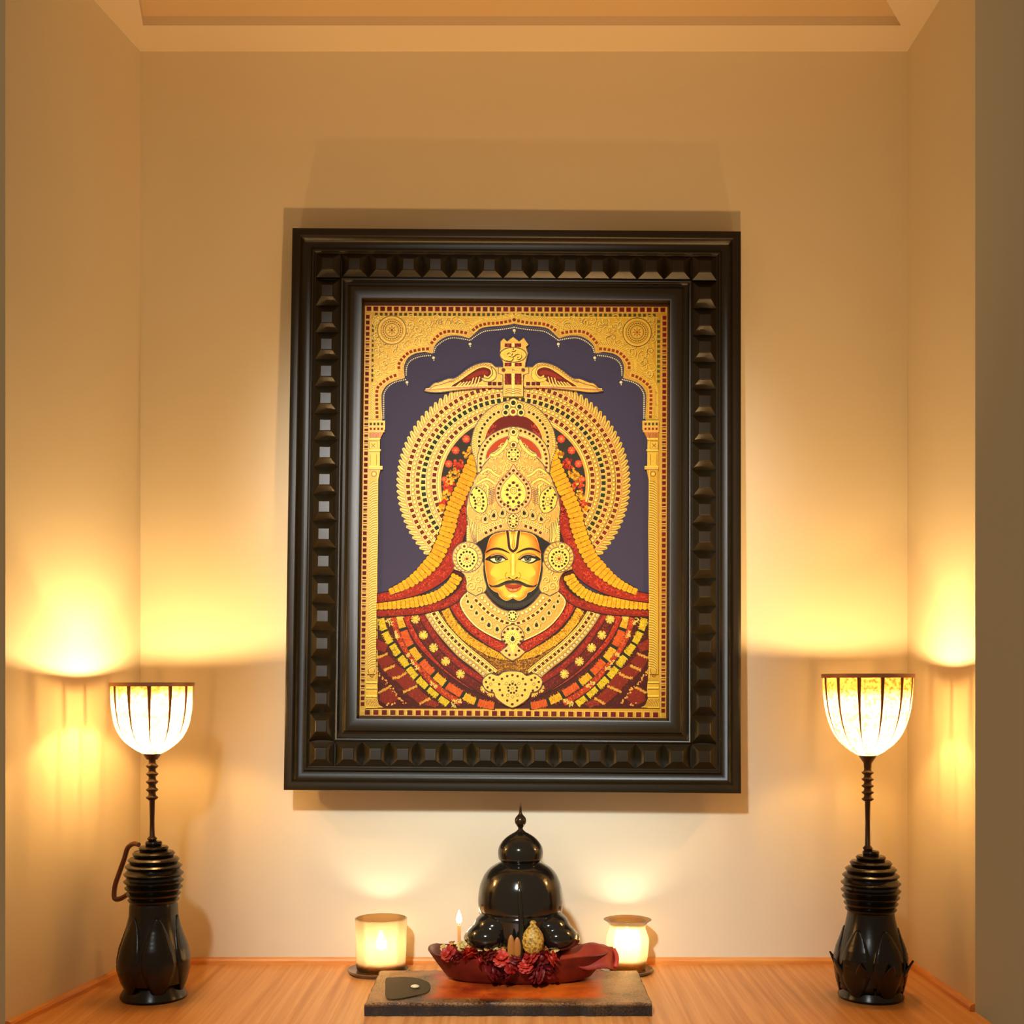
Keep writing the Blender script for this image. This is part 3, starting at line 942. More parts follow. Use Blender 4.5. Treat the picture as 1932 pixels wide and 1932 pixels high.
# top finial of the crown arch
for x, y, r, c in [(958,770,16,GOLDM)]: dot(*C3([(x, y)])[0], r*.6, c, G)
gold_shape(C3(spline([(958,640),(1010,670),(1030,730),(1010,790),(1030,850),(958,870),(885,850),(905,790),(890,730),(905,670)], 4, True)), (232, 190, 76), w=1.0)
for (x, y), r, rim, core in (((955,300), 4.6, 7.4, (44,48,24)), ((863,355), 4.2, 6.8, (44,48,24)), ((1040,355), 4.2, 6.8, (44,48,24)), ((846,437), 4.2, 6.6, (50,50,26)), ((1062,437), 4.2, 6.6, (50,50,26)),
                             ((952,425), 4.4, 7.6, (150,56,22)), ((957,710), 3.6, 6.4, (80,44,20)), ((957,890), 3.8, 6.2, (100,50,20))):
    x, y = C3([(x, y)])[0]
    dot(x, y, rim+1.4, GOLDD, G, 12); nxt(); dot(x, y, rim, (240, 204, 104), G, 12); nxt(); dot(x, y, r, core, n=10)
    nxt(0)
nxt()
# flower of eight stones
x, y = C3([(957, 1025)])[0]
dot(x, y, 14, GOLDD, G, 18); nxt(); dot(x, y, 12.8, (234, 194, 84), G, 18); nxt()
for k in range(8):
    a = PI/8 + 2*PI*k/8; dot(x + 9*math.cos(a), y + 9.6*math.sin(a), 2.2, (72, 40, 20))
dot(x, y, 4, (248, 220, 90), G); ringd(x, y, 4.4, 1, GOLDD, G, 12); nxt()
# great drop shaped medallion
drop = C3(spline([(955,1170),(900,1260),(840,1325),(770,1400),(720,1480),(705,1570),(725,1670),(775,1740),(840,1790),(890,1835),(957,1852)], 5))
gold_shape(sym(drop), (222, 164, 82), edge=(150, 74, 30), w=1.6)
drop2 = C3(spline([(955,1285),(900,1345),(850,1400),(800,1470),(778,1560),(790,1650),(850,1720),(957,1760)], 5))
fill(sym(drop2), (240, 200, 72), G); nxt(); stroke(sym(drop2), 1.2, GOLDD, G, closed=True)
for x, y in C3([(955,1250),(903,1292),(857,1335),(812,1383),(775,1440),(750,1500),(740,1565),(750,1628),(780,1687),(828,1727),(880,1748),(908,1792),(950,1806)]):
    for xx in {x, 2*axis(y)-x}: dot(xx, y, 2.7, (78, 40, 20))
for x, y in C3([(955,1420),(903,1460),(873,1520),(870,1588),(908,1632),(880,1700),(955,1685)]):
    for xx in {x, 2*axis(y)-x}: dot(xx, y, 2.9, (84, 42, 20))
for k in range(14):
    a = 2*PI*k/14; x, y = C3([(957, 1530)])[0]
    quad(x + 15*math.cos(a), y + 15*math.sin(a), a, 5, .9, GOLDD, G)
x, y = C3([(957, 1532)])[0]
ringd(x, y, 6.2, 1.3, GOLDD, G, 16); ringd(x, y, 3, 1, GOLDD, G, 10)
x, y = C3([(948, 1752)])[0]; dot(x, y, 3, (248, 222, 90), G)
nxt()
# side plumes with stones
pl = C3(spline([(440,1475),(380,1530),(345,1640),(380,1760),(460,1830),(540,1830),(585,1740),(580,1620),(540,1540)], 5, True))
gold_shape(pl, (232, 192, 66), w=1.2, mirror=True)
for x, y in C3([(438,1497),(475,1532),(512,1576),(530,1628),(537,1684),(533,1740),(518,1785),(373,1588),(402,1628),(418,1672),(427,1717),(420,1770)]):
    for xx in (x, 2*axis(y)-x): dot(xx, y, 2.5, (58, 48, 24))
for x, y in C3([(470,1650),(478,1720)]):
    for xx in (x, 2*axis(y)-x): ringd(xx, y, 3.6, 1.2, GOLDD, G, 10)
for k in range(9):
    for x0, y0, x1, y1 in ((600+8*k, 1500+26*k, 690-6*k, 1560+22*k), (600, 1520+26*k, 690, 1480+26*k)):
        p = C3([(x0, y0), (x1, y1)])
        stroke(p, .9, GOLDD, G); stroke(mir(p), .9, GOLDD, G)
nxt()
# tear drops over the rim
for x, y, s_ in ((560,148,1.0),(680,98,1.1),(800,62,1.1)):
    x, y = C4([(x, y)])[0]
    for xx in (x, 2*axis(y)-x):
        lean = -1 if xx == x else 1
        def tear(k, col, mat=0):
            pts = spline([(xx - lean*1.5*k, y - 7.4*k), (xx + 4.6*k, y - .5*k), (xx + 3*k, y + 5*k), (xx - 3*k, y + 5*k), (xx - 4.6*k, y - .5*k)], 3, True)
            fill(pts, col, mat)
        tear(1.55*s_, GOLDD, G); nxt(); tear(1.36*s_, (238, 200, 96), G); nxt(); tear(1.05*s_, GOLDD, G); nxt(); tear(.9*s_, (216, 170, 80), G); nxt(); tear(.62*s_, (40, 38, 22))
nxt()
rim = C4(spline([(432,500),(560,398),(690,334),(820,310),(958,303)], 8)); rim2 = C4(spline([(452,420),(560,345),(690,280),(830,240),(958,232)], 8))
stroke(sym(rim2), 13, (206, 146, 62), G); nxt()
stroke(sym(C4(spline([(470,330),(560,270),(680,215),(830,170)], 8)) )[:0] or C4(spline([(470,330),(560,270),(680,215),(830,170)], 8)), 7, (236, 198, 92), G)
stroke(mir(C4(spline([(470,330),(560,270),(680,215),(830,170)], 8))), 7, (236, 198, 92), G); nxt()
for x, y, a in resample(C4(spline([(470,330),(560,270),(680,215),(830,170)], 8)), 4.5):
    for xx in (x, 2*axis(y)-x): ringd(xx, y, 2.2, .9, GOLDD, G, 8)
for (x, y), a in zip(C4([(573,338),(640,303),(708,270),(777,247)]), (-.5, -.45, -.4, -.3)):
    for xx, aa in ((x, a), (2*axis(y)-x, -a)): quad(xx, y, aa, 7.6, 7.6, (236, 190, 110), G); nxt(0)
nxt()
for (x, y), a in zip(C4([(573,338),(640,303),(708,270),(777,247)]), (-.5, -.45, -.4, -.3)):
    for xx, aa in ((x, a), (2*axis(y)-x, -a)): quad(xx, y, aa, 5.4, 5.4, (98, 34, 18))
nxt()
for k in range(5):
    p = C4(spline([(330+26*k, 130+30*k), (350+22*k, 260), (372+16*k, 380), (400+10*k, 470)], 5))
    for q in (p, mir(p)):
        stroke(q, 1.6, GOLDD, G); stroke([(a+1.5, b) for a, b in q], 1.4, GOLDL, G)
for k in range(9):
    x, y = C4([(322, 250 + 26*k)])[0]
    for xx in (x, 2*axis(y)-x): quad(xx, y, .35 if xx == x else -.35, 5.5, 2.2, (244, 208, 110), G)
sd = C4(spline([(958,70),(905,110),(880,180),(905,250),(958,275)], 5))
gold_shape(sym(sd), (236, 196, 84), w=1.2)
for x, y in C4([(955,105),(910,138),(902,182),(915,227),(958,247)]):
    for xx in {x, 2*axis(y)-x}: dot(xx, y, 2.1, (90, 40, 22))
ringd(*C4([(957,180)])[0], 4.5, 1, GOLDD, G, 12)
nxt()

# ---- hair, face
hair = C4(spline([(958,318),(820,322),(690,346),(560,408),(440,492),(492,545),(518,640),(522,800),(535,960),(565,1080),(610,1190),(680,1290),(760,1365),(860,1408),(958,1416)], 4))
fill(sym(hair), (40, 36, 36)); nxt()
skin = C4(spline([(958,322),(820,326),(700,352),(632,400),(600,480),(575,580),(560,680),(556,780),(566,880),(584,980),(606,1070),(640,1120),(690,1160),(742,1182),(758,1225),(800,1265),(850,1288),(900,1280),(930,1262),(958,1252)], 4))
fs = sym(skin); cxs, cys = C4([(957, 850)])[0]
fill(fs, (250, 214, 120)); nxt()
steps = 12
for k in range(steps):
    t = k/(steps-1); s_ = 0.985 - 0.36*t
    c = tuple(a + (b-a)*t for a, b in zip((218, 118, 34), (250, 198, 74)))
    pts = [((x-cxs)*s_ + cxs, (y-cys)*(s_*0.2 + .79) + cys) for x, y in fs]
    fill(pts, c); nxt()
def F4(pts, col, mat=0, mirror=True, n=4, closed=True):
    p = C4(spline(pts, n, True)) if n else C4(pts)
    fill(p, col, mat)
    if mirror: fill(mir(p), col, mat)
def S4(pts, w, col, mirror=True):
    p = C4(spline(pts, 6)); stroke(p, w, col)
    if mirror: stroke(mir(p), w, col)
# soft forms painted on the face
for k in range(6):
    t = k/5
    c = tuple(a + (b-a)*t for a, b in zip((246, 188, 66), (196, 92, 24)))
    cx_, cy_ = 728, 668
    F4([(cx_ - (165-14*k), cy_ + 22 - 2*k), (cx_ - 60, cy_ - (62-8*k)), (cx_ + 60, cy_ - (56-7*k)), (cx_ + (150-12*k), cy_ + 10), (cx_ + 150-22*k, cy_ + 70-9*k), (cx_, cy_ + (96-11*k)), (cx_ - 110, cy_ + 78-9*k)], c); nxt()
for k in range(5):
    t = k/4
    c = tuple(a + (b-a)*t for a, b in zip((250, 200, 76), (251, 204, 84)))
    F4([(700-70+9*k, 900), (700, 850-45+8*k), (790-8*k, 880), (770-6*k, 950-6*k), (690, 960-6*k)], c); nxt()
for k in range(4):
    c = tuple(a + (b-a)*k/3 for a, b in zip((240, 176, 56), (255, 226, 130)))
    F4([(948-34+7*k, 640), (957, 620), (957, 960-8*k), (957-46+9*k, 945-6*k), (957-36+7*k, 800)], c, n=0); nxt()
for k in range(4):
    c = tuple(a + (b-a)*k/3 for a, b in zip((250, 200, 84), (255, 226, 140)))
    F4([(957-120+20*k, 420+8*k), (957, 350+20*k), (957, 520-6*k), (957-110+18*k, 500-6*k)], c, n=0); nxt()
for k in range(4):
    c = tuple(a + (b-a)*k/3 for a, b in zip((246, 190, 84), (255, 222, 150)))
    F4([(957-110+16*k, 1225), (957-40, 1195+3*k), (957, 1192+4*k), (957, 1235-4*k), (957-70+10*k, 1262-6*k)], c, n=0); nxt()
S4([(640,1060),(700,1040),(770,1000),(840,985),(900,1000)], 1.2, (236, 160, 60))
S4([(560,640),(600,520),(640,420)], 2.2, (206, 100, 30))
# eyes
F4([(560,712),(610,672),(680,642),(740,634),(800,644),(850,676),(880,716),(836,722),(800,748),(740,768),(680,766),(620,738)], (44, 28, 22)); nxt()
F4([(634,712),(665,690),(740,684),(800,692),(838,716),(800,738),(745,754),(690,748)], (240, 230, 206)); nxt()
for m_ in (0, 1):
    x, y = C4([(744, 704)])[0]
    x = 2*axis(y) - x if m_ else x
    dot(x, y, 6.6, (56, 56, 58), n=14, ry=6.0); nxt(); dot(x, y, 5.0, (118, 116, 112), n=12, ry=4.6); nxt(); dot(x, y-.4, 2.9, (24, 22, 24), n=10); nxt(); dot(x-1.2, y-2, .9, (230, 230, 230), n=6)
F4([(634,708),(665,686),(740,676),(800,684),(842,712),(800,698),(740,690),(670,698)], (40, 26, 20)); nxt()
S4([(640,668),(690,650),(745,644),(810,658),(862,704)], 1.1, (232, 190, 130))
# brows
F4([(560,622),(590,592),(640,564),(700,548),(770,552),(840,580),(890,612),(908,632),(860,614),(790,588),(710,578),(640,590),(595,612)], (44, 30, 22)); nxt()
# nose
S4([(868,895),(848,912),(842,945),(856,975),(876,984)], 1.1, (176, 100, 30)); S4([(876,968),(892,962),(910,974),(918,986),(957,998)], 1.5, (110, 56, 22))
F4([(884,974),(896,966),(908,974),(900,982)], (70, 34, 18))
S4([(905,720),(915,800),(918,880),(900,900)], 1.0, (226, 150, 48))
# forehead mark
p = C4(spline([(870,312),(884,420),(893,510),(905,560),(935,592),(958,598)], 6)); q = sym(p)
stroke(q, 7.2, (246, 206, 120)); nxt(); stroke(q, 4.8, (66, 30, 20)); nxt()
inn = C4(spline([(910,318),(914,420),(920,510),(930,552),(957,572)], 6)); stroke(sym(inn), 2.0, (255, 226, 140)); nxt()
F4([(957,325),(946,420),(938,500),(942,550),(957,566),(972,550),(976,500),(968,420)], (206, 140, 20), mirror=False); nxt()
F4([(957,345),(951,440),(949,520),(957,556),(965,520),(963,440)], (240, 190, 60), mirror=False); nxt()
# lips and moustache
F4([(832,1068),(880,1060),(957,1062),(1036,1060),(1082,1068),(1050,1110),(1010,1128),(957,1120),(905,1128),(866,1110)], (164, 56, 34), mirror=False); nxt()
F4([(842,1088),(900,1116),(957,1124),(1015,1116),(1074,1088),(1048,1136),(1010,1160),(957,1168),(905,1160),(868,1136)], (212, 108, 66), mirror=False); nxt()
F4([(890,1130),(930,1128),(948,1148),(910,1152)], (236, 154, 108)); S4([(840,1085),(900,1112),(940,1112),(957,1128)], 1.2, (116, 36, 22)); S4([(880,1150),(920,1168),(957,1172)], 1.1, (170, 90, 40)); nxt()
mo = [(957,1004),(900,1004),(850,1014),(790,1042),(720,1072),(660,1080),(604,1058),(640,1094),(700,1104),(760,1098),(810,1078),(870,1056),(957,1050)]
p = C4(spline(mo, 4)); fill(sym(p), (40, 32, 30)); nxt()
for k in range(34):
    t = k/33; x = 640 + 317*t; y = 1084 - 56*t if t < .6 else 1050 - 22*(t-.6)/.4
    for xx in (x, 1914-x):
        pp = C4([(xx, y), (xx - (10 if xx < 957 else -10), y + 22)]); stroke(pp, .7, (78, 66, 62))
# beard strokes
for k in range(60):
    t = k/59; a = PI*(.12 + .76*t); x = 957 + 400*math.cos(a); y = 985 + 385*math.sin(a)
    pp = C4([(x, y - 40), (x + 10*math.cos(a), y + 20)]); stroke(pp, .8, (84, 76, 74))
nxt()

# ---- ear ornaments
orn = C4(spline([(120,830),(230,880),(290,960),(305,1050),(300,1110),(330,1175),(420,1230),(520,1190),(575,1110),(545,980),(528,850),(515,740),(300,700)], 4, True))
gold_shape(orn, (206, 156, 50), w=1.3, mirror=True)
for x, y, r, a0, d_ in ((430,880,56,2,1),(470,1010,50,0,-1),(380,1100,66,3,1),(480,1140,50,1,-1),(350,990,40,2,1),(180,845,44,1,-1)):
    xx, yy = C4([(x, y)])[0]
    spiral(xx, yy, r*.1346, 1.4, a0, d_, w=1.4); spiral(2*axis(yy)-xx, yy, r*.1346, 1.4, PI-a0, -d_, w=1.4)
nxt()
eo = C4([(312 + 206*math.cos(2*PI*k/36), 680 + 208*math.sin(2*PI*k/36)) for k in range(36)])
gold_shape(eo, (206, 152, 46), w=1.5, mirror=True)
for k in range(44):
    a = 2*PI*k/44
    p = C4([(312 + 160*math.cos(a), 690 + 165*math.sin(a)), (312 + 200*math.cos(a+.07), 682 + 204*math.sin(a+.07))])
    for q in (p, mir(p)): stroke(q, 1.3, GOLDL if k % 2 else GOLDD, G)
nxt()
ei = C4(spline([(305,545),(410,585),(455,690),(420,790),(340,870),(250,840),(180,760),(165,650),(210,570)], 5, True))
gold_shape(ei, (240, 200, 84), w=1.4, mirror=True)
for k in range(14):
    a = 2*PI*k/14 + .2; x, y = C4([(305 + 101*math.cos(a), 708 + 104*math.sin(a))])[0]
    for xx in (x, 2*axis(y)-x): dot(xx, y, 2.35, (52, 42, 22))
for k in range(8):
    a = 2*PI*k/8; x, y = C4([(305 + 48*math.cos(a), 708 + 48*math.sin(a))])[0]
    for xx in (x, 2*axis(y)-x): ringd(xx, y, 2.6, .9, GOLDD, G, 8)
x, y = C4([(305, 706)])[0]
for xx in (x, 2*axis(y)-x): dot(xx, y, 3.0, (140, 60, 22))
x, y = C4([(268, 530)])[0]
for xx in (x, 2*axis(y)-x):
    dot(xx, y, 7, GOLDD, G, 12); nxt(0)
nxt()
for xx in (x, 2*axis(y)-x): dot(xx, y, 5.8, (242, 206, 100), G, 12)
nxt()
for xx in (x, 2*axis(y)-x): dot(xx, y, 2.8, (110, 60, 24))
nxt()

# ---- necklace
nk = C4(spline([(320,1175),(262,1225),(215,1310),(255,1430),(340,1550),(450,1660),(600,1755),(780,1840)], 5)) + [(967, 1216)]
nki = C4(spline([(957,1450),(860,1440),(760,1400),(670,1330),(590,1240),(540,1190),(430,1235)], 5))
nl = nk + nki
whole = nk + mir(nk)[::-1][0:]
outline = nk[:-1] + [(940, 1212), (966.8, 1216)] + mir(nk[:-1] + [(940, 1212)])[::-1]
innerl = nki[::-1]
full = outline + [(2*axis(y)-x, y) for x, y in innerl] + nki[0:0]
full = nk[:-1] + [(966.8, 1216)] + mir(nk[:-1])[::-1] + mir(innerl) + innerl[::-1]
gold_shape(full, (200, 148, 44), edge=(60, 40, 18), w=1.8)
for q in (nk[:-1], mir(nk[:-1])): stroke(q, 1.8, (240, 214, 140), G)
beads = C4(spline([(500,1230),(580,1320),(660,1390),(760,1450),(870,1490)], 6))
for x, y, a in resample(beads, 8.2):
    for xx in (x, 2*axis(y)-x): dot(xx, y, 3.6, GOLDD, G); 
nxt()
for x, y, a in resample(beads, 8.2):
    for xx in (x, 2*axis(y)-x): dot(xx-.4, y-.4, 2.7, (244, 214, 116), G)
nxt()
row = C4(spline([(410,1262),(490,1345),(600,1455),(690,1515),(790,1575),(900,1612),(957,1622)], 6))
for q in (row, mir(row)):
    stroke(q, 9.4, GOLDD, G); nxt(); stroke(q, 8.0, (232, 188, 92), G); nxt(); sq_along(q, 10.4, 6.2, (98, 38, 20), w=5.0, jit=8)
nxt()
for x, y, s_ in ((300,1225,.55),(318,1302,.8),(370,1375,.85),(440,1462,.9),(522,1545,.95),(612,1630,1.15),(728,1690,1.15)):
    x, y = C4([(x, y)])[0]
    for xx in (x, 2*axis(y)-x):
        for kk, c, mt in ((1.62, GOLDD, G), (1.45, (238, 198, 92), G), (1.12, GOLDD, G), (.98, (226, 182, 92), G), (.72, (42, 40, 22), 0)):
            pts = spline([(xx, y - 6*kk*s_), (xx + 4*kk*s_, y), (xx + 2.4*kk*s_, y + 4.6*kk*s_), (xx - 2.4*kk*s_, y + 4.6*kk*s_), (xx - 4*kk*s_, y)], 3, True)
            LAYER[0] += 0; z0_ = LAYER[0]; LAYER[0] = z0_ + {1.62:0,1.45:1,1.12:2,.98:3,.72:4}[kk]; fill(pts, c, mt); LAYER[0] = z0_
nxt(5)
x, y = C4([(943, 1505)])[0]
dot(x, y, 11.2, GOLDK, G, 18); nxt(); dot(x, y, 10, (236, 198, 96), G, 18); nxt()
for k in range(8):
    a = 2*PI*k/8 + .3; dot(x + 6.6*math.cos(a), y + 6.6*math.sin(a), 2.0, (50, 40, 22))
nxt()
pd = C4(spline([(957,1630),(880,1650),(815,1710),(790,1790),(820,1860),(870,1930)], 5)) + [(944, 1230), (955, 1240), (967.0, 1246)]
gold_shape(sym(pd), (222, 168, 84), edge=(80, 50, 20), w=1.6)
pdi = C4(spline([(957,1690),(890,1720),(850,1790),(860,1860),(900,1910)], 5)) + [(966.8, 1232)]
fill(sym(pdi), (242, 202, 84), G); nxt()
for x, y in [C4([p])[0] for p in ((945,1683),(878,1690),(830,1735),(808,1800),(830,1860),(862,1905))] + [(955, 1228), (961, 1236)]:
    for xx in {x, 2*axis(y)-x}: dot(xx, y, 2.6, (84, 38, 22))
for k in range(16):
    a = 2*PI*k/16; x, y = C4([(945, 1820)])[0]; quad(x + 10*math.cos(a), y + 10*math.sin(a), a, 4, .9, GOLDD, G)
x, y = C4([(945, 1825)])[0]
for kk, c, mt in ((1.5, GOLDD, G), (1.32, (246, 214, 120), G), (.86, (44, 36, 22), 0)):
    fill(spline([(x, y - 7*kk), (x + 4.6*kk, y), (x + 2.6*kk, y + 5*kk), (x - 2.6*kk, y + 5*kk), (x - 4.6*kk, y)], 3, True), c, mt); nxt()

column(False); column(True); nxt()
# ---- lower pendant
pn = [(966.8, 1267), (950, 1269), (940, 1276), (927, 1272), (918, 1276), (911, 1285), (914, 1297), (922, 1304), (932, 1306), (936, 1316), (948, 1326), (958, 1332), (966.6, 1335)]
gold_shape(sym(spline(pn, 3)), (226, 178, 78), edge=(70, 44, 18), w=1.7)
for x, y in ((966.8,1274),(957,1276),(947,1281),(942,1291),(943,1302),(948,1312),(957,1322),(966,1329),(924,1279),(917,1287),(920,1297),(928,1303),(931,1283)):
    for xx in {x, 2*axis(y)-x}: dot(xx, y, 2.5, (84, 40, 22))
for k in range(9):
    a = 2*PI*k/9 - PI/2; dot(967 + 8.4*math.cos(a), 1299 + 8.8*math.sin(a), 2.3, (58, 46, 24))
for x, y in ((967,1287),(955,1290),(979,1290),(967,1299),(967,1315),(958,1312),(976,1312),(926,1291),(1007,1291)):
    ringd(x, y, 2.6, 1, GOLDD, G, 8)
nxt()

# ---- finial over the halo: two scrolled wings and a tower with the sacred syllable
wing = CS(spline([(5,728),(60,700),(110,655),(170,640),(260,605),(330,600),(400,555),(470,500),(560,452),(650,432),(720,440),(770,480),(830,478),(850,560),(850,690),(700,690),(560,700),(330,722),(170,742),(70,740)], 4))
gold_shape(wing, (222, 172, 62), edge=(70, 44, 18), w=1.6, mirror=True)
wr = CS(spline([(290,690),(400,610),(500,540),(580,492),(650,478),(710,505),(716,550),(680,580),(645,560),(640,590),(600,640),(480,670)], 4, True))
for q in (wr, mir(wr)): stroke(q, 2.4, GOLDL, G, closed=True); fill(q, (112, 34, 22))
nxt()
wr2 = CS(spline([(450,600),(540,540),(640,510),(690,530),(670,560),(600,560),(520,600)], 4, True))
for q in (wr2, mir(wr2)): fill(q, (150, 46, 32))
nxt()
for k in range(7):
    p = CS(spline([(350+36*k, 690), (380+34*k, 660-4*k), (400+33*k, 615-6*k if k > 3 else 640-4*k)], 4))
    for q in (p, mir(p)): stroke(q, lambda t: 4.2-2*t, (238, 198, 92), G); nxt(0)
nxt()
for k in range(7):
    p = CS(spline([(356+36*k, 690), (386+34*k, 660-4*k), (404+33*k, 622-6*k if k > 3 else 645-4*k)], 4))
    for q in (p, mir(p)): stroke(q, 1.0, GOLDD, G)
for x, y, a in resample(CS(spline([(270,640),(360,590),(470,510),(560,465),(650,448),(730,470)], 6)), 5.2):
    for xx in (x, 2*axis(y)-x): ringd(xx, y, 2.2, .9, GOLDD, G, 8)
p = CS(spline([(20,722),(170,712),(330,700),(560,692),(845,690)], 6))
for q in (p, mir(p)): stroke(q, 3.4, (190, 120, 52), G); stroke([(a, b-2.4) for a, b in q], 1.4, (246, 210, 120), G)
p = CS(spline([(60,716),(110,680),(180,665),(250,640),(330,620)], 6))
for q in (p, mir(p)): stroke(q, 1.4, GOLDD, G)
sc = CS(spline([(720,470),(770,520),(770,590),(720,630),(650,630),(615,600),(640,590),(690,600),(730,560),(735,520)], 5, True))
for q in (sc, mir(sc)): stroke(q, 1.6, GOLDK, G, closed=True); fill(q, (238, 192, 58), G)
nxt()
for x in (705, 755, 812):
    xx, yy = CS([(x, 655)])[0]
    for x3 in (xx, 2*axis(yy)-xx): quad(x3, yy, 0, 7.6, 7, (94, 32, 22))
tw = CS([(822,205),(855,170),(890,205),(955,155),(1020,205),(1068,165),(1118,235),(1090,260),(1110,330),(1085,430),(1080,480),(1120,480),(1120,540),(1060,560),(1062,790),(850,790),(850,560),(800,540),(800,480),(850,480),(850,430),(815,340),(822,260)])
gold_shape(tw, (224, 174, 66), edge=(70, 44, 18), w=1.5)
for x0, y0, x1, y1 in ((865,222,938,262),(972,222,1042,262),(865,430,938,470),(972,430,1048,470),(865,545,938,665),(972,545,1046,665)):
    p = CS([(x0,y0),(x1,y0),(x1,y1),(x0,y1)]); stroke(p, 1.6, GOLDL, G, closed=True); fill(p, (112, 28, 20))
    cx_, cy_ = (p[0][0]+p[1][0])/2, p[2][1]
    for k in range(7):
        a = -PI/2 + (k-3)*.38; l = (y1-y0)*.15; stroke([(cx_, cy_ - 1), (cx_ + l*math.cos(a)*.6, cy_ - 1 + l*math.sin(a))], .7, (168, 62, 44))
nxt()
stroke(CS([(955,215),(953,470)]), 3, (246, 214, 130), G); stroke(CS([(955,545),(953,790)]), 3, (246, 214, 130), G)
for x in (852, 1064):
    dot(*CS([(x, 508)])[0], 4.2, GOLDD, G, 10); nxt(0)
nxt()
for x in (852, 1064): dot(*CS([(x, 508)])[0], 3.0, (112, 50, 22), n=9)
stroke(CS([(945,495),(970,508),(945,520),(945,495)]), 1, GOLDD, G)
for k in range(3):
    for sx in (-1, 1):
        stroke(CS(spline([(955, 715+24*k), (955+sx*45, 705+22*k), (955+sx*85, 720+22*k)], 4)), 1.2, GOLDD, G)
ov = CS([(955 + 137*math.cos(2*PI*k/32), 345 + 75*math.sin(2*PI*k/32)) for k in range(32)])
gold_shape(ov, (236, 186, 52), edge=(80, 50, 14), w=1.6)
stroke([((x-969)*.88+969, (y-671)*.84+671) for x, y in ov], .8, (250, 216, 110), G, closed=True)
nxt()
OMC = (112, 72, 16)
def om(pts, w=2.2):
    p = CS(spline(pts, 6))
    stroke([(x+.7, y+.8) for x, y in p], w*1.15, OMC); nxt(); stroke([(x-.3, y-.4) for x, y in p], w*.62, (250, 214, 96), G); nxt()
om([(888,335),(905,318),(930,322),(940,338),(922,352),(905,356)], 2.2)
om([(905,356),(935,358),(950,378),(938,402),(908,408),(880,392)], 2.4)
om([(942,368),(968,352),(985,338),(1012,332),(1036,346),(1038,372),(1018,390),(996,380),(1004,362)], 2.2)
om([(932,294),(945,306),(966,304),(982,290)], 1.7)
dot(*CS([(958, 284)])[0], 1.5, OMC)
nxt(2)

# ---- one mesh for the painted panel
def pigment(name, gold):
    m, nt, out = new_mat(name)
    p = nt.nodes.new('ShaderNodeBsdfPrincipled')
    at = nt.nodes.new('ShaderNodeAttribute'); at.attribute_name = 'pigment'
    link(nt, at.outputs['Color'], p.inputs['Base Color'])
    p.inputs['Roughness'].default_value = 0.42 if gold else 0.6
    p.inputs['Metallic'].default_value = 0.12 if gold else 0.0
    p.inputs['Specular IOR Level'].default_value = 0.25 if gold else 0.12
    tc = nt.nodes.new('ShaderNodeTexCoord')
    n = nt.nodes.new('ShaderNodeTexNoise'); n.inputs['Scale'].default_value = 340 if gold else 700; n.inputs['Detail'].default_value = 3
    b = nt.nodes.new('ShaderNodeBump'); b.inputs['Strength'].default_value = 0.35 if gold else 0.2; b.inputs['Distance'].default_value = 0.0008
    link(nt, tc.outputs['Object'], n.inputs['Vector']); link(nt, n.outputs['Fac'], b.inputs['Height'])
    link(nt, b.outputs[0], p.inputs['Normal']); link(nt, p.outputs[0], out.inputs[0])
    return m
me = bpy.data.meshes.new('painted_panel')
PV = [(x, y, RECESS - 0.0006 + z) for x, y, z in PV]
me.from_pydata(PV, [], PF); me.update()
att = me.color_attributes.new('pigment', 'FLOAT_COLOR', 'POINT')
buf = [0.0]*(4*len(PV))
for f_, c in zip(PF, PC):
    for i in f_: buf[4*i:4*i+4] = [c[0], c[1], c[2], 1.0]
att.data.foreach_set('color', buf)
me.materials.append(pigment('matte_pigment', False)); me.materials.append(pigment('gold_leaf', True))
me.polygons.foreach_set('material_index', PM)
# every face looks out of the frame
flip = [p.index for p in me.polygons if p.normal.z < 0]
bm = bmesh.new(); bm.from_mesh(me); bm.faces.ensure_lookup_table()
bmesh.ops.reverse_faces(bm, faces=[bm.faces[i] for i in flip]); bm.to_mesh(me); bm.free()
po = bpy.data.objects.new('painted_panel', me); C.objects.link(po); po.parent = frame
tag(po, 'gold, navy and red painting of a crowned bearded figure under a scalloped arch')
print('paint layers', LAYER[0], 'faces', len(PF))

# ================================================================== THE TWO LAMPS
black_m = principled('black_lacquer', (0.006, 0.004, 0.0025), rough=0.24, spec=0.42, bump=(260, 0.12, 0.0006))
stem_m = principled('dark_bronze', (0.055, 0.028, 0.012), rough=0.34, metal=0.6, spec=0.5)
rib_m = principled('brown_rib', (0.16, 0.055, 0.018), rough=0.5)
rim_m = principled('pinkish_brass_rim', (0.50, 0.24, 0.12), rough=0.4, metal=0.2)
cord_m = principled('brown_cord', (0.09, 0.022, 0.010), rough=0.5)
bulb_m = emission('lamp_bulb', (1.0, 0.63, 0.26), 1.0)

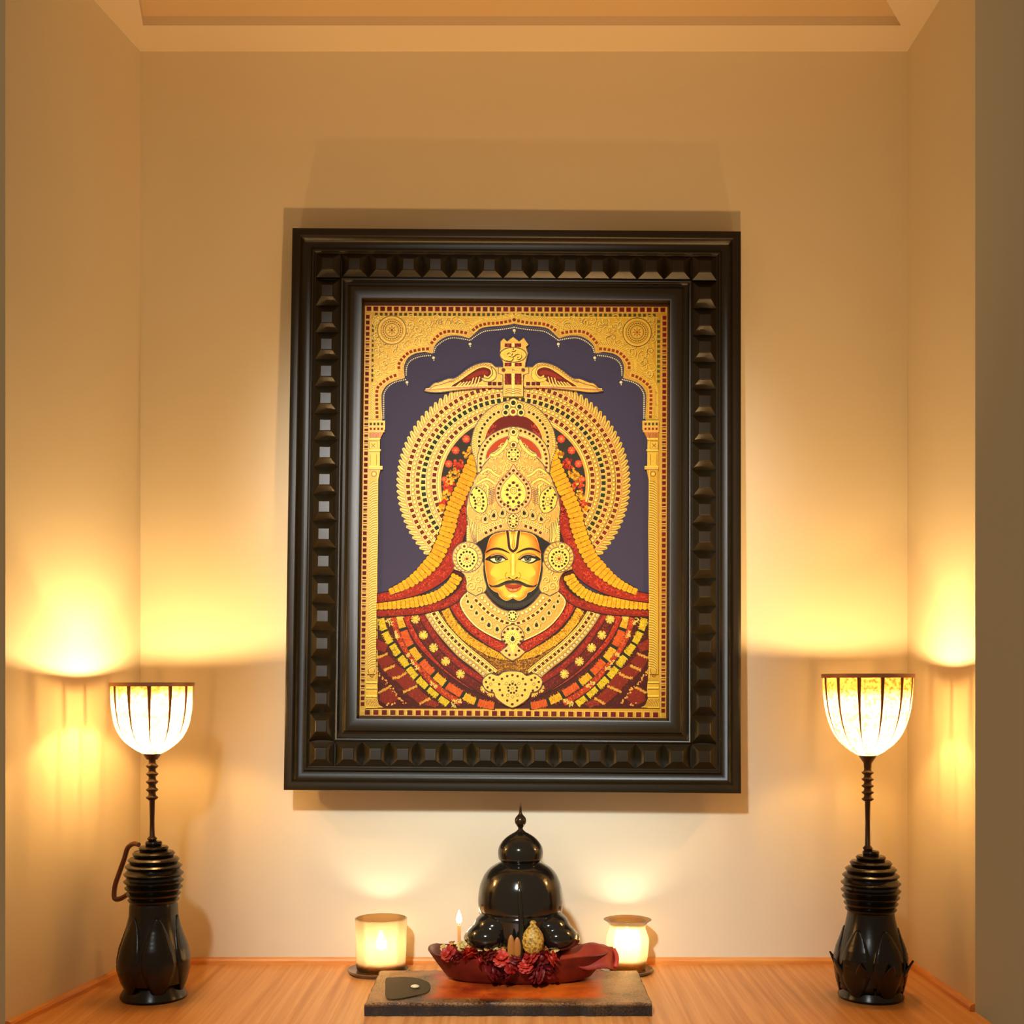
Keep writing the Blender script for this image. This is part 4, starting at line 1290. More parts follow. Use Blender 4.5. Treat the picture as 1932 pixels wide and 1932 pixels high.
def shade_glass(name, z_lo, z_hi, fac_lo, fac_hi, col):
    """amber ribbed glass: frosted above, clearer in the bowl"""
    m, nt, out = new_mat(name)
    tc = nt.nodes.new('ShaderNodeTexCoord'); sep = nt.nodes.new('ShaderNodeSeparateXYZ')
    link(nt, tc.outputs['Object'], sep.inputs[0])
    mr = nt.nodes.new('ShaderNodeMapRange'); mr.inputs['From Min'].default_value = z_lo; mr.inputs['From Max'].default_value = z_hi
    mr.inputs['To Min'].default_value = fac_lo; mr.inputs['To Max'].default_value = fac_hi
    link(nt, sep.outputs['Z'], mr.inputs['Value'])
    tr = nt.nodes.new('ShaderNodeBsdfTranslucent'); df = nt.nodes.new('ShaderNodeBsdfDiffuse'); tp = nt.nodes.new('ShaderNodeBsdfTransparent')
    n = nt.nodes.new('ShaderNodeTexNoise'); n.inputs['Scale'].default_value = 240; n.inputs['Detail'].default_value = 4
    link(nt, tc.outputs['Object'], n.inputs['Vector'])
    r = nt.nodes.new('ShaderNodeValToRGB')
    r.color_ramp.elements[0].position = 0.38; r.color_ramp.elements[0].color = (.5, .36, .26, 1)
    r.color_ramp.elements[1].position = 0.56; r.color_ramp.elements[1].color = (1, 1, 1, 1)
    g = nt.nodes.new('ShaderNodeMapRange'); g.inputs['From Min'].default_value = z_lo - .022; g.inputs['From Max'].default_value = z_hi + .026
    link(nt, sep.outputs['Z'], g.inputs['Value'])
    g2 = nt.nodes.new('ShaderNodeValToRGB'); e = g2.color_ramp.elements       # bulb's bright glow put into the colour: pale bowl, dark amber rim
    e[0].position = .30; e[0].color = (*col, 1); e[1].position = .95; e[1].color = (.20, .085, .022, 1); link(nt, g.outputs[0], g2.inputs['Fac'])
    mu = nt.nodes.new('ShaderNodeMix'); mu.data_type = 'RGBA'; mu.blend_type = 'MULTIPLY'; mu.inputs[0].default_value = 1
    link(nt, n.outputs['Fac'], r.inputs['Fac']); link(nt, g2.outputs['Color'], mu.inputs[6]); link(nt, r.outputs['Color'], mu.inputs[7])
    link(nt, mu.outputs[2], tr.inputs['Color']); link(nt, mu.outputs[2], df.inputs['Color'])
    tp.inputs['Color'].default_value = (1.0, 0.86, 0.62, 1)
    m1 = nt.nodes.new('ShaderNodeMixShader'); m1.inputs[0].default_value = 0.35
    link(nt, tr.outputs[0], m1.inputs[1]); link(nt, df.outputs[0], m1.inputs[2])
    m2 = nt.nodes.new('ShaderNodeMixShader'); link(nt, mr.outputs[0], m2.inputs[0])
    link(nt, m1.outputs[0], m2.inputs[1]); link(nt, tp.outputs[0], m2.inputs[2])
    gl = nt.nodes.new('ShaderNodeBsdfGlossy'); gl.inputs['Roughness'].default_value = 0.15
    m3 = nt.nodes.new('ShaderNodeMixShader'); m3.inputs[0].default_value = 0.04
    link(nt, m2.outputs[0], m3.inputs[1]); link(nt, gl.outputs[0], m3.inputs[2]); link(nt, m3.outputs[0], out.inputs[0])
    return m

def lamp(name, label, cxp, base_py, ydepth, stem_px, top_px, shade_rows, dome_py, belly, foot, flare, power, nrib, rot, lean=0.0, cord=False, bulb_off=(0, 0), split_py=1342):
    """pixel rows measured on the photo become heights and radii in metres at the lamp's own distance"""
    d = D + ydepth; s = d / F                    # metres per pixel at the lamp
    x0 = (cxp - CX) / F * d
    root = empty(name, (x0, ydepth, TABLE), label, 'lamp', 'table lamps at the ends of the counter')
    zz = lambda py: (CAMZ - (py - CY) * s) - TABLE
    # ---- carved base
    ridge0, ridge1 = dome_py + 8, dome_py + 108
    prof = []
    zb = 0.0
    bt, bb = foot                                # plinth top and bottom radius in px
    prof += [(bb*s*.96, 0.0), (bb*s, 0.003), (bb*s*.97, 0.006), (bt*s*1.06, 0.013), (bt*s, 0.0165), (bt*s*.9, 0.018)]
    for r, py in belly: prof.append((r*s, zz(py)))
    prof = [p for i, p in enumerate(prof) if i == 0 or p[1] > prof[i-1][1] - 1e-9]
    # ridged beehive top: nine stacked rings
    ring_rows = [(111, 45.5), (100, 48), (88, 51), (76, 53), (62, 53), (48, 50.5), (36, 45.5), (24.5, 37.5), (14, 26.5), (5, 15)]
    for dpy, rr in ring_rows:
        py = dome_py + dpy; h = 11.5 if dpy > 20 else 9.5
        for q, g in ((0.44, .945), (0.26, .985), (0.02, 1.035), (-0.10, 1.04), (-.22, 1.0), (-.40, .95)):
            prof.append((rr*g*s, zz(py + h*q)))
    prof.append((7*s, zz(dome_py))); prof.append((0.0, zz(dome_py - 2)))
    mono = [prof[0]]
    for p in prof[1:]:
        if p[1] >= mono[-1][1] - 0.0004: mono.append(p)
    off = lean*s
    bmb = MB().lathe(mono, 48, (0, 0, 0))
    base = bmb.build('base', black_m, root, loc=(off, 0, 0), angle=32)
    # ---- carved petals round the belly, and flared leaf tips
    by0, by1 = belly[1][1], belly[-2][1]
    for k in range(6):
        a = 2*PI*k/6 + rot - 1.35
        P_ = []
        n = 7; mm = 40
        v = []; f = []
        for i in range(mm+1):
            t = i/mm; py = by0 + (by1 - by0)*t
            # radius of the belly at this height
            rad = None
            for (r1, p1), (r2, p2) in zip(belly, belly[1:]):
                if (p1 >= py >= p2): rad = r1 + (r2-r1)*(p1-py)/max(1e-6, p1-p2)
            rad = rad or belly[-1][0]
            half = 0.50*math.sin(PI*min(1, max(0.02, (t*.93+.05))))**.7
            for j in range(n+1):
                w_ = -1 + 2*j/n
                lift = 1.5*(1-w_*w_) + .6 + .2*math.sin(py*.75)
                th = a + w_*half
                v.append(((rad+lift)*s*math.cos(th), (rad+lift)*s*math.sin(th), zz(py)))
        for i in range(mm):
            for j in range(n):
                b0 = i*(n+1)+j; f.append((b0, b0+1, b0+n+2, b0+n+1))
        o = mesh_obj('petal', v, f, black_m, base, angle=60)
        md = o.modifiers.new('thick', 'SOLIDIFY'); md.thickness = 0.0012; md.offset = -1
    if flare:
        for k in range(8):
            a = 2*PI*k/8 + rot + .2
            v = []; f = []; mm = 6; n = 6
            for i in range(mm+1):
                t = i/mm; rad = 58 + 20*t**1.6; py = 1862 - 58*t; half = .36*(1 - t**1.5) + .015
                for j in range(n+1):
                    w_ = -1+2*j/n; th = a + w_*half
                    rr = rad + 1.5*(1-w_*w_)
                    v.append((rr*s*math.cos(th), rr*s*math.sin(th), zz(py)))
            for i in range(mm):
                for j in range(n):
                    b0 = i*(n+1)+j; f.append((b0, b0+1, b0+n+2, b0+n+1))
            o = mesh_obj('leaf', v, f, black_m, base, angle=60)
            md = o.modifiers.new('thick', 'SOLIDIFY'); md.thickness = 0.0018; md.offset = -1
    # ---- stem with turned beads
    cup_py, bead0, bead1 = stem_px
    prof = [(5.0*s, zz(dome_py + 3)), (9.5*s, zz(dome_py - 4)), (4.9*s, zz(dome_py - 9)), (4.4*s, zz(bead1 + 40)), (5.2*s, zz(bead1))]
    nb = 5; h = (bead1 - bead0)/nb
    for k in range(nb):
        y0 = bead1 - h*k
        prof += [(7*s, zz(y0 - .05*h)), (11.0*s, zz(y0 - .28*h)), (11.4*s, zz(y0 - .42*h)), (7.4*s, zz(y0 - .62*h)), (6.6*s, zz(y0 - .9*h))]
    prof += [(7*s, zz(bead0 - 2)), (7.5*s, zz(bead0-10)), (10*s, zz(cup_py + 9)), (15*s, zz(cup_py + 2)), (17*s, zz(cup_py - 2))]
    MB().lathe(prof, 20).build('stem', stem_m, root, angle=50)
    # ---- shade
    rows = spline([(r, py) for r, py in shade_rows], 5)
    prof = [(r*s, zz(py)) for r, py in rows]
    ztop = prof[-1][1]; zbot = prof[0][1]
    def flute(a, z, t):
        q = min(1, max(0, (t - .05)/.25))
        return 1 - .055*q*(1 - abs(math.sin(nrib*(a - rot)/2))**.7)
    zt = zz(split_py)
    glass = shade_glass(name + '_glass', zt - 0.003, zt + 0.003, 0.60, 0.0, (1.0, 0.90, 0.70))
    shade = MB().lathe(prof, 96, mod=flute, cap0=False, cap1=False).build('shade', glass, root, angle=70)
    for k in range(nrib):
        a = rot + 2*PI*k/nrib
        pts = []; rad = []
        for i, (r, z) in enumerate(prof):
            t = i/(len(prof)-1)
            if t < .12: continue
            rr = r*(1 - .055*min(1, max(0, (t-.05)/.25))) + 0.0003
            pts.append((rr*math.cos(a), rr*math.sin(a), z)); rad.append((.3 + 4.6*max(0, t-.12)**1.4)*s)
        MB().tube(pts, rad, 6).build('rib', rib_m, shade)
    rt = shade_rows[-1][0]
    MB().lathe([((rt-1.5)*s, ztop - 6*s), ((rt+1.6)*s, ztop - 6*s), ((rt+2.4)*s, ztop - 2*s), ((rt+2.0)*s, ztop + 1.5*s), ((rt-1.5)*s, ztop + 1.5*s), ((rt-1.5)*s, ztop - 6*s)],
               64, cap0=False, cap1=False).build('rim', rim_m, shade)
    # ---- bulb
    zbulb = zz(top_px)
    b = MB().lathe([(0.0, -0.0055), (0.0022, -0.005), (0.0032, -0.0025), (0.0042, 0.0), (0.0044, 0.002), (0.0036, 0.004), (0.002, 0.0054), (0.0, 0.0058)], 12)
    bm_ = bulb_m.copy(); bm_.name = name + '_bulb_glow'
    bm_.node_tree.nodes['Emission'].inputs['Strength'].default_value = power
    bx, by = bulb_off
    b.build('bulb', bm_, root, loc=(bx, by, zbulb))
    MB().tube(spline([(0, 0, zz(cup_py)), (bx*.5, by*.5, zz(cup_py - 8)), (bx, by, zbulb - 0.011), (bx, by, zbulb - 0.005)], 4), 0.0030, 10).build('socket', stem_m, root)
    b2 = bm_.copy(); b2.name = name + '_added_bulb_glow'  # second bulb, added low inside the shade to make the bowl glow
    b2.node_tree.nodes['Emission'].inputs['Strength'].default_value = power*.42
    zl = zz(split_py + 42)
    b.build('bulb', b2, root, loc=(.004, -.004, zl))
    MB().tube([(.004, -.004, zl - .005), (.003, -.003, zl - .012), (0, 0, zz(cup_py))], 0.0030, 10).build('socket', stem_m, root)
    # ---- loop of cord behind the base
    if cord:
        pts = [W(262, 1594, ydepth + .03), W(252, 1592, ydepth + .036), W(241, 1600, ydepth + .042), W(234, 1622, ydepth + .044), W(224, 1650, ydepth + .046), W(217, 1672, ydepth + .046),
               W(216, 1694, ydepth + .044), W(226, 1696, ydepth + .04), W(240, 1688, ydepth + .034), W(252, 1680, ydepth + .028)]
        pts = [tuple(p - Vector((x0, ydepth, TABLE))) for p in pts]
        MB().tube(spline(pts, 6), 0.0030, 8).build('cord', cord_m, root)
    return root

LD = -0.172
BULB_L, BULB_R = 4300.0, 3900.0
lamp('table_lamp', 'black carved table lamp with a short glass shade and cord loop, left end of counter', 287, 1905, LD, (1424, 1436, 1510), 1306,
     [(15,1423),(34,1412),(54,1395),(67,1372),(73,1345),(75.5,1318),(76,1289)], 1586,
     [(46,1882),(52,1870),(60,1850),(66,1826),(66,1806),(62,1785),(55,1765),(49,1747),(45,1725),(44.5,1708)], (50, 62), False, BULB_L, 12, 0.22, lean=3.0, cord=True, bulb_off=(0.006, 0.005))
lamp('table_lamp', 'black carved table lamp with a tall glass shade and leaf-tipped base, right end of counter', 1637, 1912, LD, (1427, 1450, 1512), 1292,
     [(16,1426),(37,1413),(57,1393),(70,1368),(78,1338),(82,1304),(83,1273)], 1604,
     [(50,1886),(56,1872),(62,1850),(66,1826),(66,1804),(62,1786),(55,1768),(48,1748),(43.5,1726)], (50, 61), True, BULB_R, 12, 0.05, lean=6.0, bulb_off=(-0.002, 0.005))

# ================================================================== BOARD, TRAY, STATUE
board_y0, board_y1 = -0.2535, -0.100
bz = 0.0147
xa, xb = W(688, 1918, -0.2535).x, W(1231, 1918, -0.2535).x
def board_mat():
    m, nt, out = new_mat('rough_wooden_board')
    p = nt.nodes.new('ShaderNodeBsdfPrincipled'); p.inputs['Roughness'].default_value = 0.42
    tc = nt.nodes.new('ShaderNodeTexCoord'); sep = nt.nodes.new('ShaderNodeSeparateXYZ'); link(nt, tc.outputs['Object'], sep.inputs[0])
    n = nt.nodes.new('ShaderNodeTexNoise'); n.inputs['Scale'].default_value = 26; n.inputs['Detail'].default_value = 6
    link(nt, tc.outputs['Object'], n.inputs['Vector'])
    n2 = nt.nodes.new('ShaderNodeTexNoise'); n2.inputs['Scale'].default_value = 520; n2.inputs['Detail'].default_value = 2
    link(nt, tc.outputs['Object'], n2.inputs['Vector'])
    # red paste stain over brown wood, with a ragged outline of its own
    ax = nt.nodes.new('ShaderNodeMath'); ax.operation = 'ABSOLUTE'; 
    sx = nt.nodes.new('ShaderNodeMath'); sx.operation = 'SUBTRACT'; sx.inputs[1].default_value = 0.012
    link(nt, sep.outputs['X'], sx.inputs[0]); link(nt, sx.outputs[0], ax.inputs[0])
    k1 = nt.nodes.new('ShaderNodeMath'); k1.operation = 'MULTIPLY_ADD'; k1.inputs[1].default_value = 0.05; link(nt, n.outputs['Fac'], k1.inputs[0]); link(nt, ax.outputs[0], k1.inputs[2])
    r1 = nt.nodes.new('ShaderNodeMapRange'); r1.inputs['From Min'].default_value = 0.130; r1.inputs['From Max'].default_value = 0.121; link(nt, k1.outputs[0], r1.inputs['Value'])
    k2 = nt.nodes.new('ShaderNodeMath'); k2.operation = 'MULTIPLY_ADD'; k2.inputs[1].default_value = -0.03; link(nt, n.outputs['Fac'], k2.inputs[0]); link(nt, sep.outputs['Y'], k2.inputs[2])
    r2 = nt.nodes.new('ShaderNodeMapRange'); r2.inputs['From Min'].default_value = -0.078; r2.inputs['From Max'].default_value = -0.066; link(nt, k2.outputs[0], r2.inputs['Value'])
    st = nt.nodes.new('ShaderNodeMath'); st.operation = 'MULTIPLY'; link(nt, r1.outputs[0], st.inputs[0]); link(nt, r2.outputs[0], st.inputs[1])
    cr = nt.nodes.new('ShaderNodeValToRGB'); e = cr.color_ramp.elements
    e[0].position = .42; e[0].color = (0.03, 0.012, 0.004, 1); e[1].position = .60; e[1].color = (0.30, 0.15, 0.05, 1)
    k = e.new(.5); k.color = (0.19, 0.085, 0.026, 1)
    mixn = nt.nodes.new('ShaderNodeMath'); mixn.operation = 'MULTIPLY_ADD'; mixn.inputs[1].default_value = .55
    h2 = nt.nodes.new('ShaderNodeMath'); h2.operation = 'MULTIPLY'; h2.inputs[1].default_value = .45; link(nt, n2.outputs['Fac'], h2.inputs[0])
    link(nt, n.outputs['Fac'], mixn.inputs[0]); link(nt, h2.outputs[0], mixn.inputs[2]); link(nt, mixn.outputs[0], cr.inputs['Fac'])
    cr2 = nt.nodes.new('ShaderNodeValToRGB'); e = cr2.color_ramp.elements
    e[0].position = .35; e[0].color = (0.26, 0.022, 0.003, 1); e[1].position = .66; e[1].color = (0.66, 0.125, 0.008, 1)
    link(nt, n.outputs['Fac'], cr2.inputs['Fac'])
    mx = nt.nodes.new('ShaderNodeMix'); mx.data_type = 'RGBA'
    link(nt, st.outputs[0], mx.inputs[0]); link(nt, cr.outputs['Color'], mx.inputs[6]); link(nt, cr2.outputs['Color'], mx.inputs[7])
    # sides near-black with brown speckle, darker than the top
    rz = nt.nodes.new('ShaderNodeMapRange'); rz.inputs['From Min'].default_value = 0.0105; rz.inputs['From Max'].default_value = 0.0138; link(nt, sep.outputs['Z'], rz.inputs['Value'])
    cr3 = nt.nodes.new('ShaderNodeValToRGB'); e = cr3.color_ramp.elements
    e[0].position = .50; e[0].color = (0.006, 0.003, 0.0015, 1); e[1].position = .74; e[1].color = (0.085, 0.042, 0.014, 1); link(nt, mixn.outputs[0], cr3.inputs['Fac'])
    mx2 = nt.nodes.new('ShaderNodeMix'); mx2.data_type = 'RGBA'
    link(nt, rz.outputs[0], mx2.inputs[0]); link(nt, cr3.outputs['Color'], mx2.inputs[6]); link(nt, mx.outputs[2], mx2.inputs[7])
    link(nt, mx2.outputs[2], p.inputs['Base Color'])
    b = nt.nodes.new('ShaderNodeBump'); b.inputs['Strength'].default_value = .6; b.inputs['Distance'].default_value = .0015
    link(nt, mixn.outputs[0], b.inputs['Height']); link(nt, b.outputs[0], p.inputs['Normal'])
    link(nt, p.outputs[0], out.inputs[0])
    return m
def slab():
    v = []; f = []; n = 54
    rows = [(0.0, 0.0), (0.0, .55), (0.0, .88), (0.0016, 1.0)]
    xm = (xa + xb)/2; hx = (xb - xa)/2; ym = (board_y0 + board_y1)/2; hy = (board_y1 - board_y0)/2
    per = []
    for i in range(n): per.append((-hx + 2*hx*i/n, -hy))
    for i in range(14): per.append((hx, -hy + 2*hy*i/14))
    for i in range(n): per.append((hx - 2*hx*i/n, hy))
    for i in range(14): per.append((-hx, hy - 2*hy*i/14))
    m = len(per); rnd = random.Random(3)
    jit = [(rnd.uniform(-1, 1)*.0009, rnd.uniform(-1, 1)*.0009) for _ in per]
    for ins, hz in rows:
        for (x, y), (jx, jy) in zip(per, jit):
            k = rnd.uniform(.6, 1.2)
            sx = (1 if x > 0 else -1) if abs(abs(x) - hx) < 1e-6 else 0; sy = (1 if y > 0 else -1) if abs(abs(y) - hy) < 1e-6 else 0
            v.append((x - sx*ins + jx*k, y - sy*ins + jy*k, bz*hz + (rnd.uniform(-.0005, .0003) if hz == 1 else 0)))
    for r in range(len(rows)-1):
        for i in range(m): f.append((r*m+i, r*m+(i+1) % m, (r+1)*m+(i+1) % m, (r+1)*m+i))
    f.append(tuple(reversed(range(m)))); f.append(tuple(range((len(rows)-1)*m, len(rows)*m)))
    o = mesh_obj('wooden_board', v, f, board_mat(), loc=(xm, ym, TABLE), angle=30)
    return tag(o, 'dark rough-edged wooden board stained orange-red, lying under the red tray', 'board')
slab()
BT = TABLE + bz

tray_m = principled('dark_red_tray', (0.10, 0.007, 0.004), rough=0.45, spec=0.4, bump=(60, .3, .002), var=(34, (0.19, 0.018, 0.006), .4, .7))
TY = -0.136; ts = (D + TY)/F
TX = W(979, 1800, TY).x
tray = empty('offering_tray', (TX, TY, BT), 'boat-shaped dark red tray on the stained board, holding blossoms and the statue', 'tray')
def boat():
    n = 64; v = []; f = []
    prof = [(0.0, .0), (.55, .0), (.70, .012), (.80, .14), (.92, .62), (1.0, 1.0), (.975, 1.02), (.90, .70), (.78, .22), (.66, .10), (.0, .09)]
    L, Wd, H = .1098, .052, .0315
    for r, h in prof:
        for i in range(n):
            a = 2*PI*i/n; c, s = math.cos(a), math.sin(a)
            tipx = abs(c)**3
            x = L*r*(math.copysign(abs(c)**.8, c)); y = Wd*r*(math.copysign(abs(s)**.9, s))
            z = H*h*(1 + .10*tipx*(1 if h > .3 else 0)) + (.0014*math.sin(5*a)*h)
            if h > .3 and c < -.9: z += .001
            v.append((x, y, z))
    m = len(prof)
    for k in range(m-1):
        for i in range(n): f.append((k*n+i, k*n+(i+1) % n, (k+1)*n+(i+1) % n, (k+1)*n+i))
    return mesh_obj('bowl', v, f, tray_m, tray, angle=50)
boat()
cloth_m = principled('red_folded_cloth', (0.26, 0.018, 0.006), rough=0.6, bump=(90, .2, .001), var=(60, (0.34, 0.04, 0.01), .4, .7))
# folded leaf of red cloth lying over the right end of the tray
fold = empty('folded_cloth', (TX, TY, BT), 'flat fold of red cloth over the right end of the dark red tray', 'cloth')
def foldmesh():
    v = []; f = []; n = 14; mm = 8
    for i in range(n+1):
        t = i/n; x = .048 + .066*t
        for j in range(mm+1):
            q = j/mm
            y = -.038 + .046*q + .012*t*(1-q)
            z = .0345 - .015*(1-q)**2*(1+.5*t) + .0022*math.sin(3*PI*t + q*2) + .002*(1-t)
            v.append((x, y - .004, z + .003))
    for i in range(n):
        for j in range(mm):
            b0 = i*(mm+1)+j; f.append((b0, b0+1, b0+mm+2, b0+mm+1))
    o = mesh_obj('sheet', v, f, cloth_m, fold, angle=60)
    md = o.modifiers.new('thick', 'SOLIDIFY'); md.thickness = .0022; md.offset = 0
    return o
foldmesh()
hem_m = principled('crimson_hem', (0.55, 0.05, 0.03), rough=0.5)
MB().tube(spline([(.1135, -.033, .020), (.116, -.028, .026), (.1165, -.018, .031), (.115, -.004, .034)], 5), .0026, 8).build('hem', hem_m, fold)

# ---- black stone statue
stone_m = principled('polished_black_stone', (0.008, 0.007, 0.005), rough=0.11, spec=0.7)
SY = -0.134; ss = (D + SY)/F
SX = W(982, 1700, SY).x
st = empty('stone_statue', (SX, SY, BT + .004), 'glossy black stone statue with a domed cap and thin finial, standing in the red tray', 'statue')
Z = lambda py: (CAMZ - (py - CY)*ss) - (BT + .004)
body = [(34,1830),(35,1818),(44,1804),(60,1786),(72,1768),(76,1740),(78.5,1724),(77,1719),(79,1714),(80.2,1700),(79.5,1688),(77,1672),(73,1660),(67,1648),(57,1637),(44,1629),(38,1626)]
MB().lathe([(r*ss, Z(py)) for r, py in spline(body, 4)], 56).build('body', stone_m, st, angle=60)
cap = [(36,1627),(37,1624),(41,1620),(42.4,1613),(42.6,1606),(40.5,1597),(35,1588),(27,1580),(18,1574),(9,1569),(5,1565)]
MB().lathe([(r*ss, Z(py)) for r, py in spline(cap, 4)], 48).build('domed_cap', stone_m, st, angle=60)
fin = [(5,1566),(4.6,1562),(7,1558),(10.2,1553),(11,1548),(9.6,1543),(6,1538.5),(3.4,1535),(2.6,1530),(2.2,1524),(1.2,1519),(.4,1515)]
fin_m = principled('dark_bronze_finial', (0.05, 0.03, 0.015), rough=0.25, metal=0.7)
MB().lathe([(r*ss, Z(py)) for r, py in spline(fin, 3)], 20).build('finial', fin_m, st, angle=60)
for px_, rx, sg in ((920, 39, -1), (1050, 36, 1)):
    lg = MB()
    lg.ellip(((px_ - 982)*ss, -.029, Z(1757)), (rx*ss, .025, 27*ss), 32, 18)
    lg.ellip(((px_ - 982)*ss*.80, -.020, Z(1738)), (37*ss, .028, 25*ss), 28, 14)
    lg.ellip(((px_ - 982)*ss*.60, -.008, Z(1722)), (38*ss, .030, 20*ss), 28, 14)
    lg.ellip(((px_ - 982 + sg*14)*ss, -.016, Z(1764)), (30*ss, .024, 20*ss), 28, 14)
    o = lg.build('folded_leg', stone_m, st, angle=180)
    rm = o.modifiers.new('merge', 'REMESH'); rm.mode = 'VOXEL'; rm.voxel_size = .0016; rm.use_smooth_shade = True
    sm = o.modifiers.new('soft', 'SMOOTH'); sm.iterations = 14; sm.factor = .5
# trunk like ridge down the front
tr = [(979, 1652, -.0455), (979.5, 1670, -.0508), (981, 1700, -.0535), (983, 1728, -.0535), (983, 1760, -.0545), (979, 1790, -.055)]
MB().tube(spline([((x - 982)*ss, y, Z(py)) for x, py, y in tr], 6), [ss*(2.2 + 4.6*i/30) for i in range(31)], 10).build('ridge', stone_m, st, angle=80)

# ---- golden blossom and leaf in front of the statue
gold_m = principled('straw_gold_petals', (0.55, 0.33, 0.05), rough=0.5, bump=(240, .5, .0015), var=(300, (0.22, 0.11, 0.015), .48, .6))
fl = empty('golden_bud', (SX + 22*ss, SY - .056, Z(1783) + BT + .004), 'straw-gold scaly bud leaning on the front of the black statue', 'flower')
def bud():
    prof = [(4,1783),(14,1776),(19,1764),(19.5,1752),(16,1741),(10,1733),(5,1727),(6,1723),(3,1720)]
    z0 = Z(1783)
    return MB().lathe([(r*ss, Z(py) - z0) for r, py in spline(prof, 3)], 28, mod=lambda a, z, t: 1 + .05*math.sin(6*a + 60*t)).build('bud', gold_m, fl, angle=25)
bud()
lf_m = principled('amber_petal', (0.34, 0.12, 0.014), rough=0.5)
for dx, ln in ((-13, 52), (-6, 44)):
    MB().ellip((dx*ss*1.6 - .012, -.002, 12*ss), (7*ss, 3*ss, ln*ss*.5), 14, 10).build('petal', lf_m, fl, angle=80)

# ---- blossoms
red_ms = [principled('red_blossom', (0.32, 0.010, 0.005), rough=0.55), principled('crimson_blossom', (0.15, 0.004, 0.004), rough=0.55), principled('scarlet_blossom', (0.46, 0.022, 0.007), rough=0.55)]
yel_ms = [principled('pale_yellow_blossom', (0.62, 0.42, 0.12), rough=0.6), principled('orange_blossom', (0.58, 0.26, 0.06), rough=0.6)]
def blossom_mesh(R, layers, seed, flat=.8):
    mb = MB(); rnd = random.Random(seed)
    mb.ellip((0, 0, 0), (R*.5, R*.5, R*.45), 10, 6)
    for l in range(layers):
        n = 7 + 2*l; el = .95 - 1.15*l/max(1, layers-1)
        for k in range(n):
            a = 2*PI*k/n + rnd.uniform(-.2, .2); e = el + rnd.uniform(-.15, .15)
            dr = Vector((math.cos(a)*math.cos(e), math.sin(a)*math.cos(e), math.sin(e)*flat))
            side = Vector((-math.sin(a), math.cos(a), 0)); upv = dr.cross(side)
            w = R*.34; pts = []
            for u, ww, lift in ((.35, .35, 0), (.72, 1, .04), (1.0, .85, .14), (1.12, .25, .2)):
                c = dr*(R*u) + upv*(-R*lift)
                pts.append((c - side*w*ww + upv*(-.05*R), c + upv*.02*R, c + side*w*ww + upv*(-.05*R)))
            v = [p for t in pts for p in t]
            f = []
            for i in range(3):
                for j in range(2): f.append((i*3+j, i*3+j+1, i*3+j+4, i*3+j+3))
            mb.add(v, f)
    return mb
def blossom_src(nm, R, layers, seed, mat):
    mb = blossom_mesh(R, layers, seed)
    me = bpy.data.meshes.new(nm); me.from_pydata([tuple(p) for p in mb.v], [], mb.f); me.update(); me.materials.append(mat)
    for p in me.polygons: p.use_smooth = True
    return me
rs = random.Random(11)
red_src = [blossom_src('red_blossom', .0088, 3, 20+i, red_ms[i % 3]) for i in range(6)]
yel_src = [blossom_src('yellow_blossom', .0058, 2, 40+i, yel_ms[i % 2]) for i in range(4)]
k = 0
for px_, py_, dy, sc in [(846,1799,-.034,1.05),(862,1806,-.038,.75),(887,1800,-.042,1.1),(905,1812,-.044,.85),(926,1802,-.046,1.0),(946,1808,-.048,1.15),(963,1824,-.049,1.0),(972,1808,-.049,.8),
                     (992,1822,-.049,1.0),(1003,1803,-.048,1.15),(1022,1806,-.048,1.05),(1041,1808,-.046,1.15),(1012,1838,-.046,1.25),(930,1832,-.045,1.2),(958,1842,-.046,.9),(1036,1832,-.044,1.1)]:
    yy = TY + dy - .008
    p = W(px_, py_, yy)
    o = bpy.data.objects.new('red_blossom', red_src[(1 if py_ > 1826 else k) % 6]); C.objects.link(o)
    o.location = p; o.rotation_euler = (rs.uniform(.5, 1.3), rs.uniform(-.4, .4), rs.uniform(0, 6)); o.scale = (sc, sc, sc)
    tag(o, 'small red blossom heaped along the front of the dark red tray', 'flower', 'red blossoms along the tray')
    k += 1
for px_, py_, dy, sc in [(838,1788,-.026,.8),(853,1782,-.018,.9),(872,1784,-.028,1.1),(884,1788,-.034,.9),(906,1788,-.036,.9),(922,1789,-.042,1.2),(936,1790,-.042,1.1),(950,1794,-.044,1.2),(1016,1787,-.042,1.1),(1026,1792,-.044,1.1),(1046,1790,-.042,1.0),(1000,1788,-.044,.8)]:
    p = W(px_, py_, TY + dy)
    o = bpy.data.objects.new('yellow_blossom', yel_src[k % 4]); C.objects.link(o)
    o.location = p; o.rotation_euler = (rs.uniform(.2, 1.0), rs.uniform(-.4, .4), rs.uniform(0, 6)); o.scale = (sc, sc, sc)
    tag(o, 'tiny pale yellow blossom tucked behind the red blossoms on the tray rim', 'flower', 'yellow blossoms on the tray rim')
    k += 1

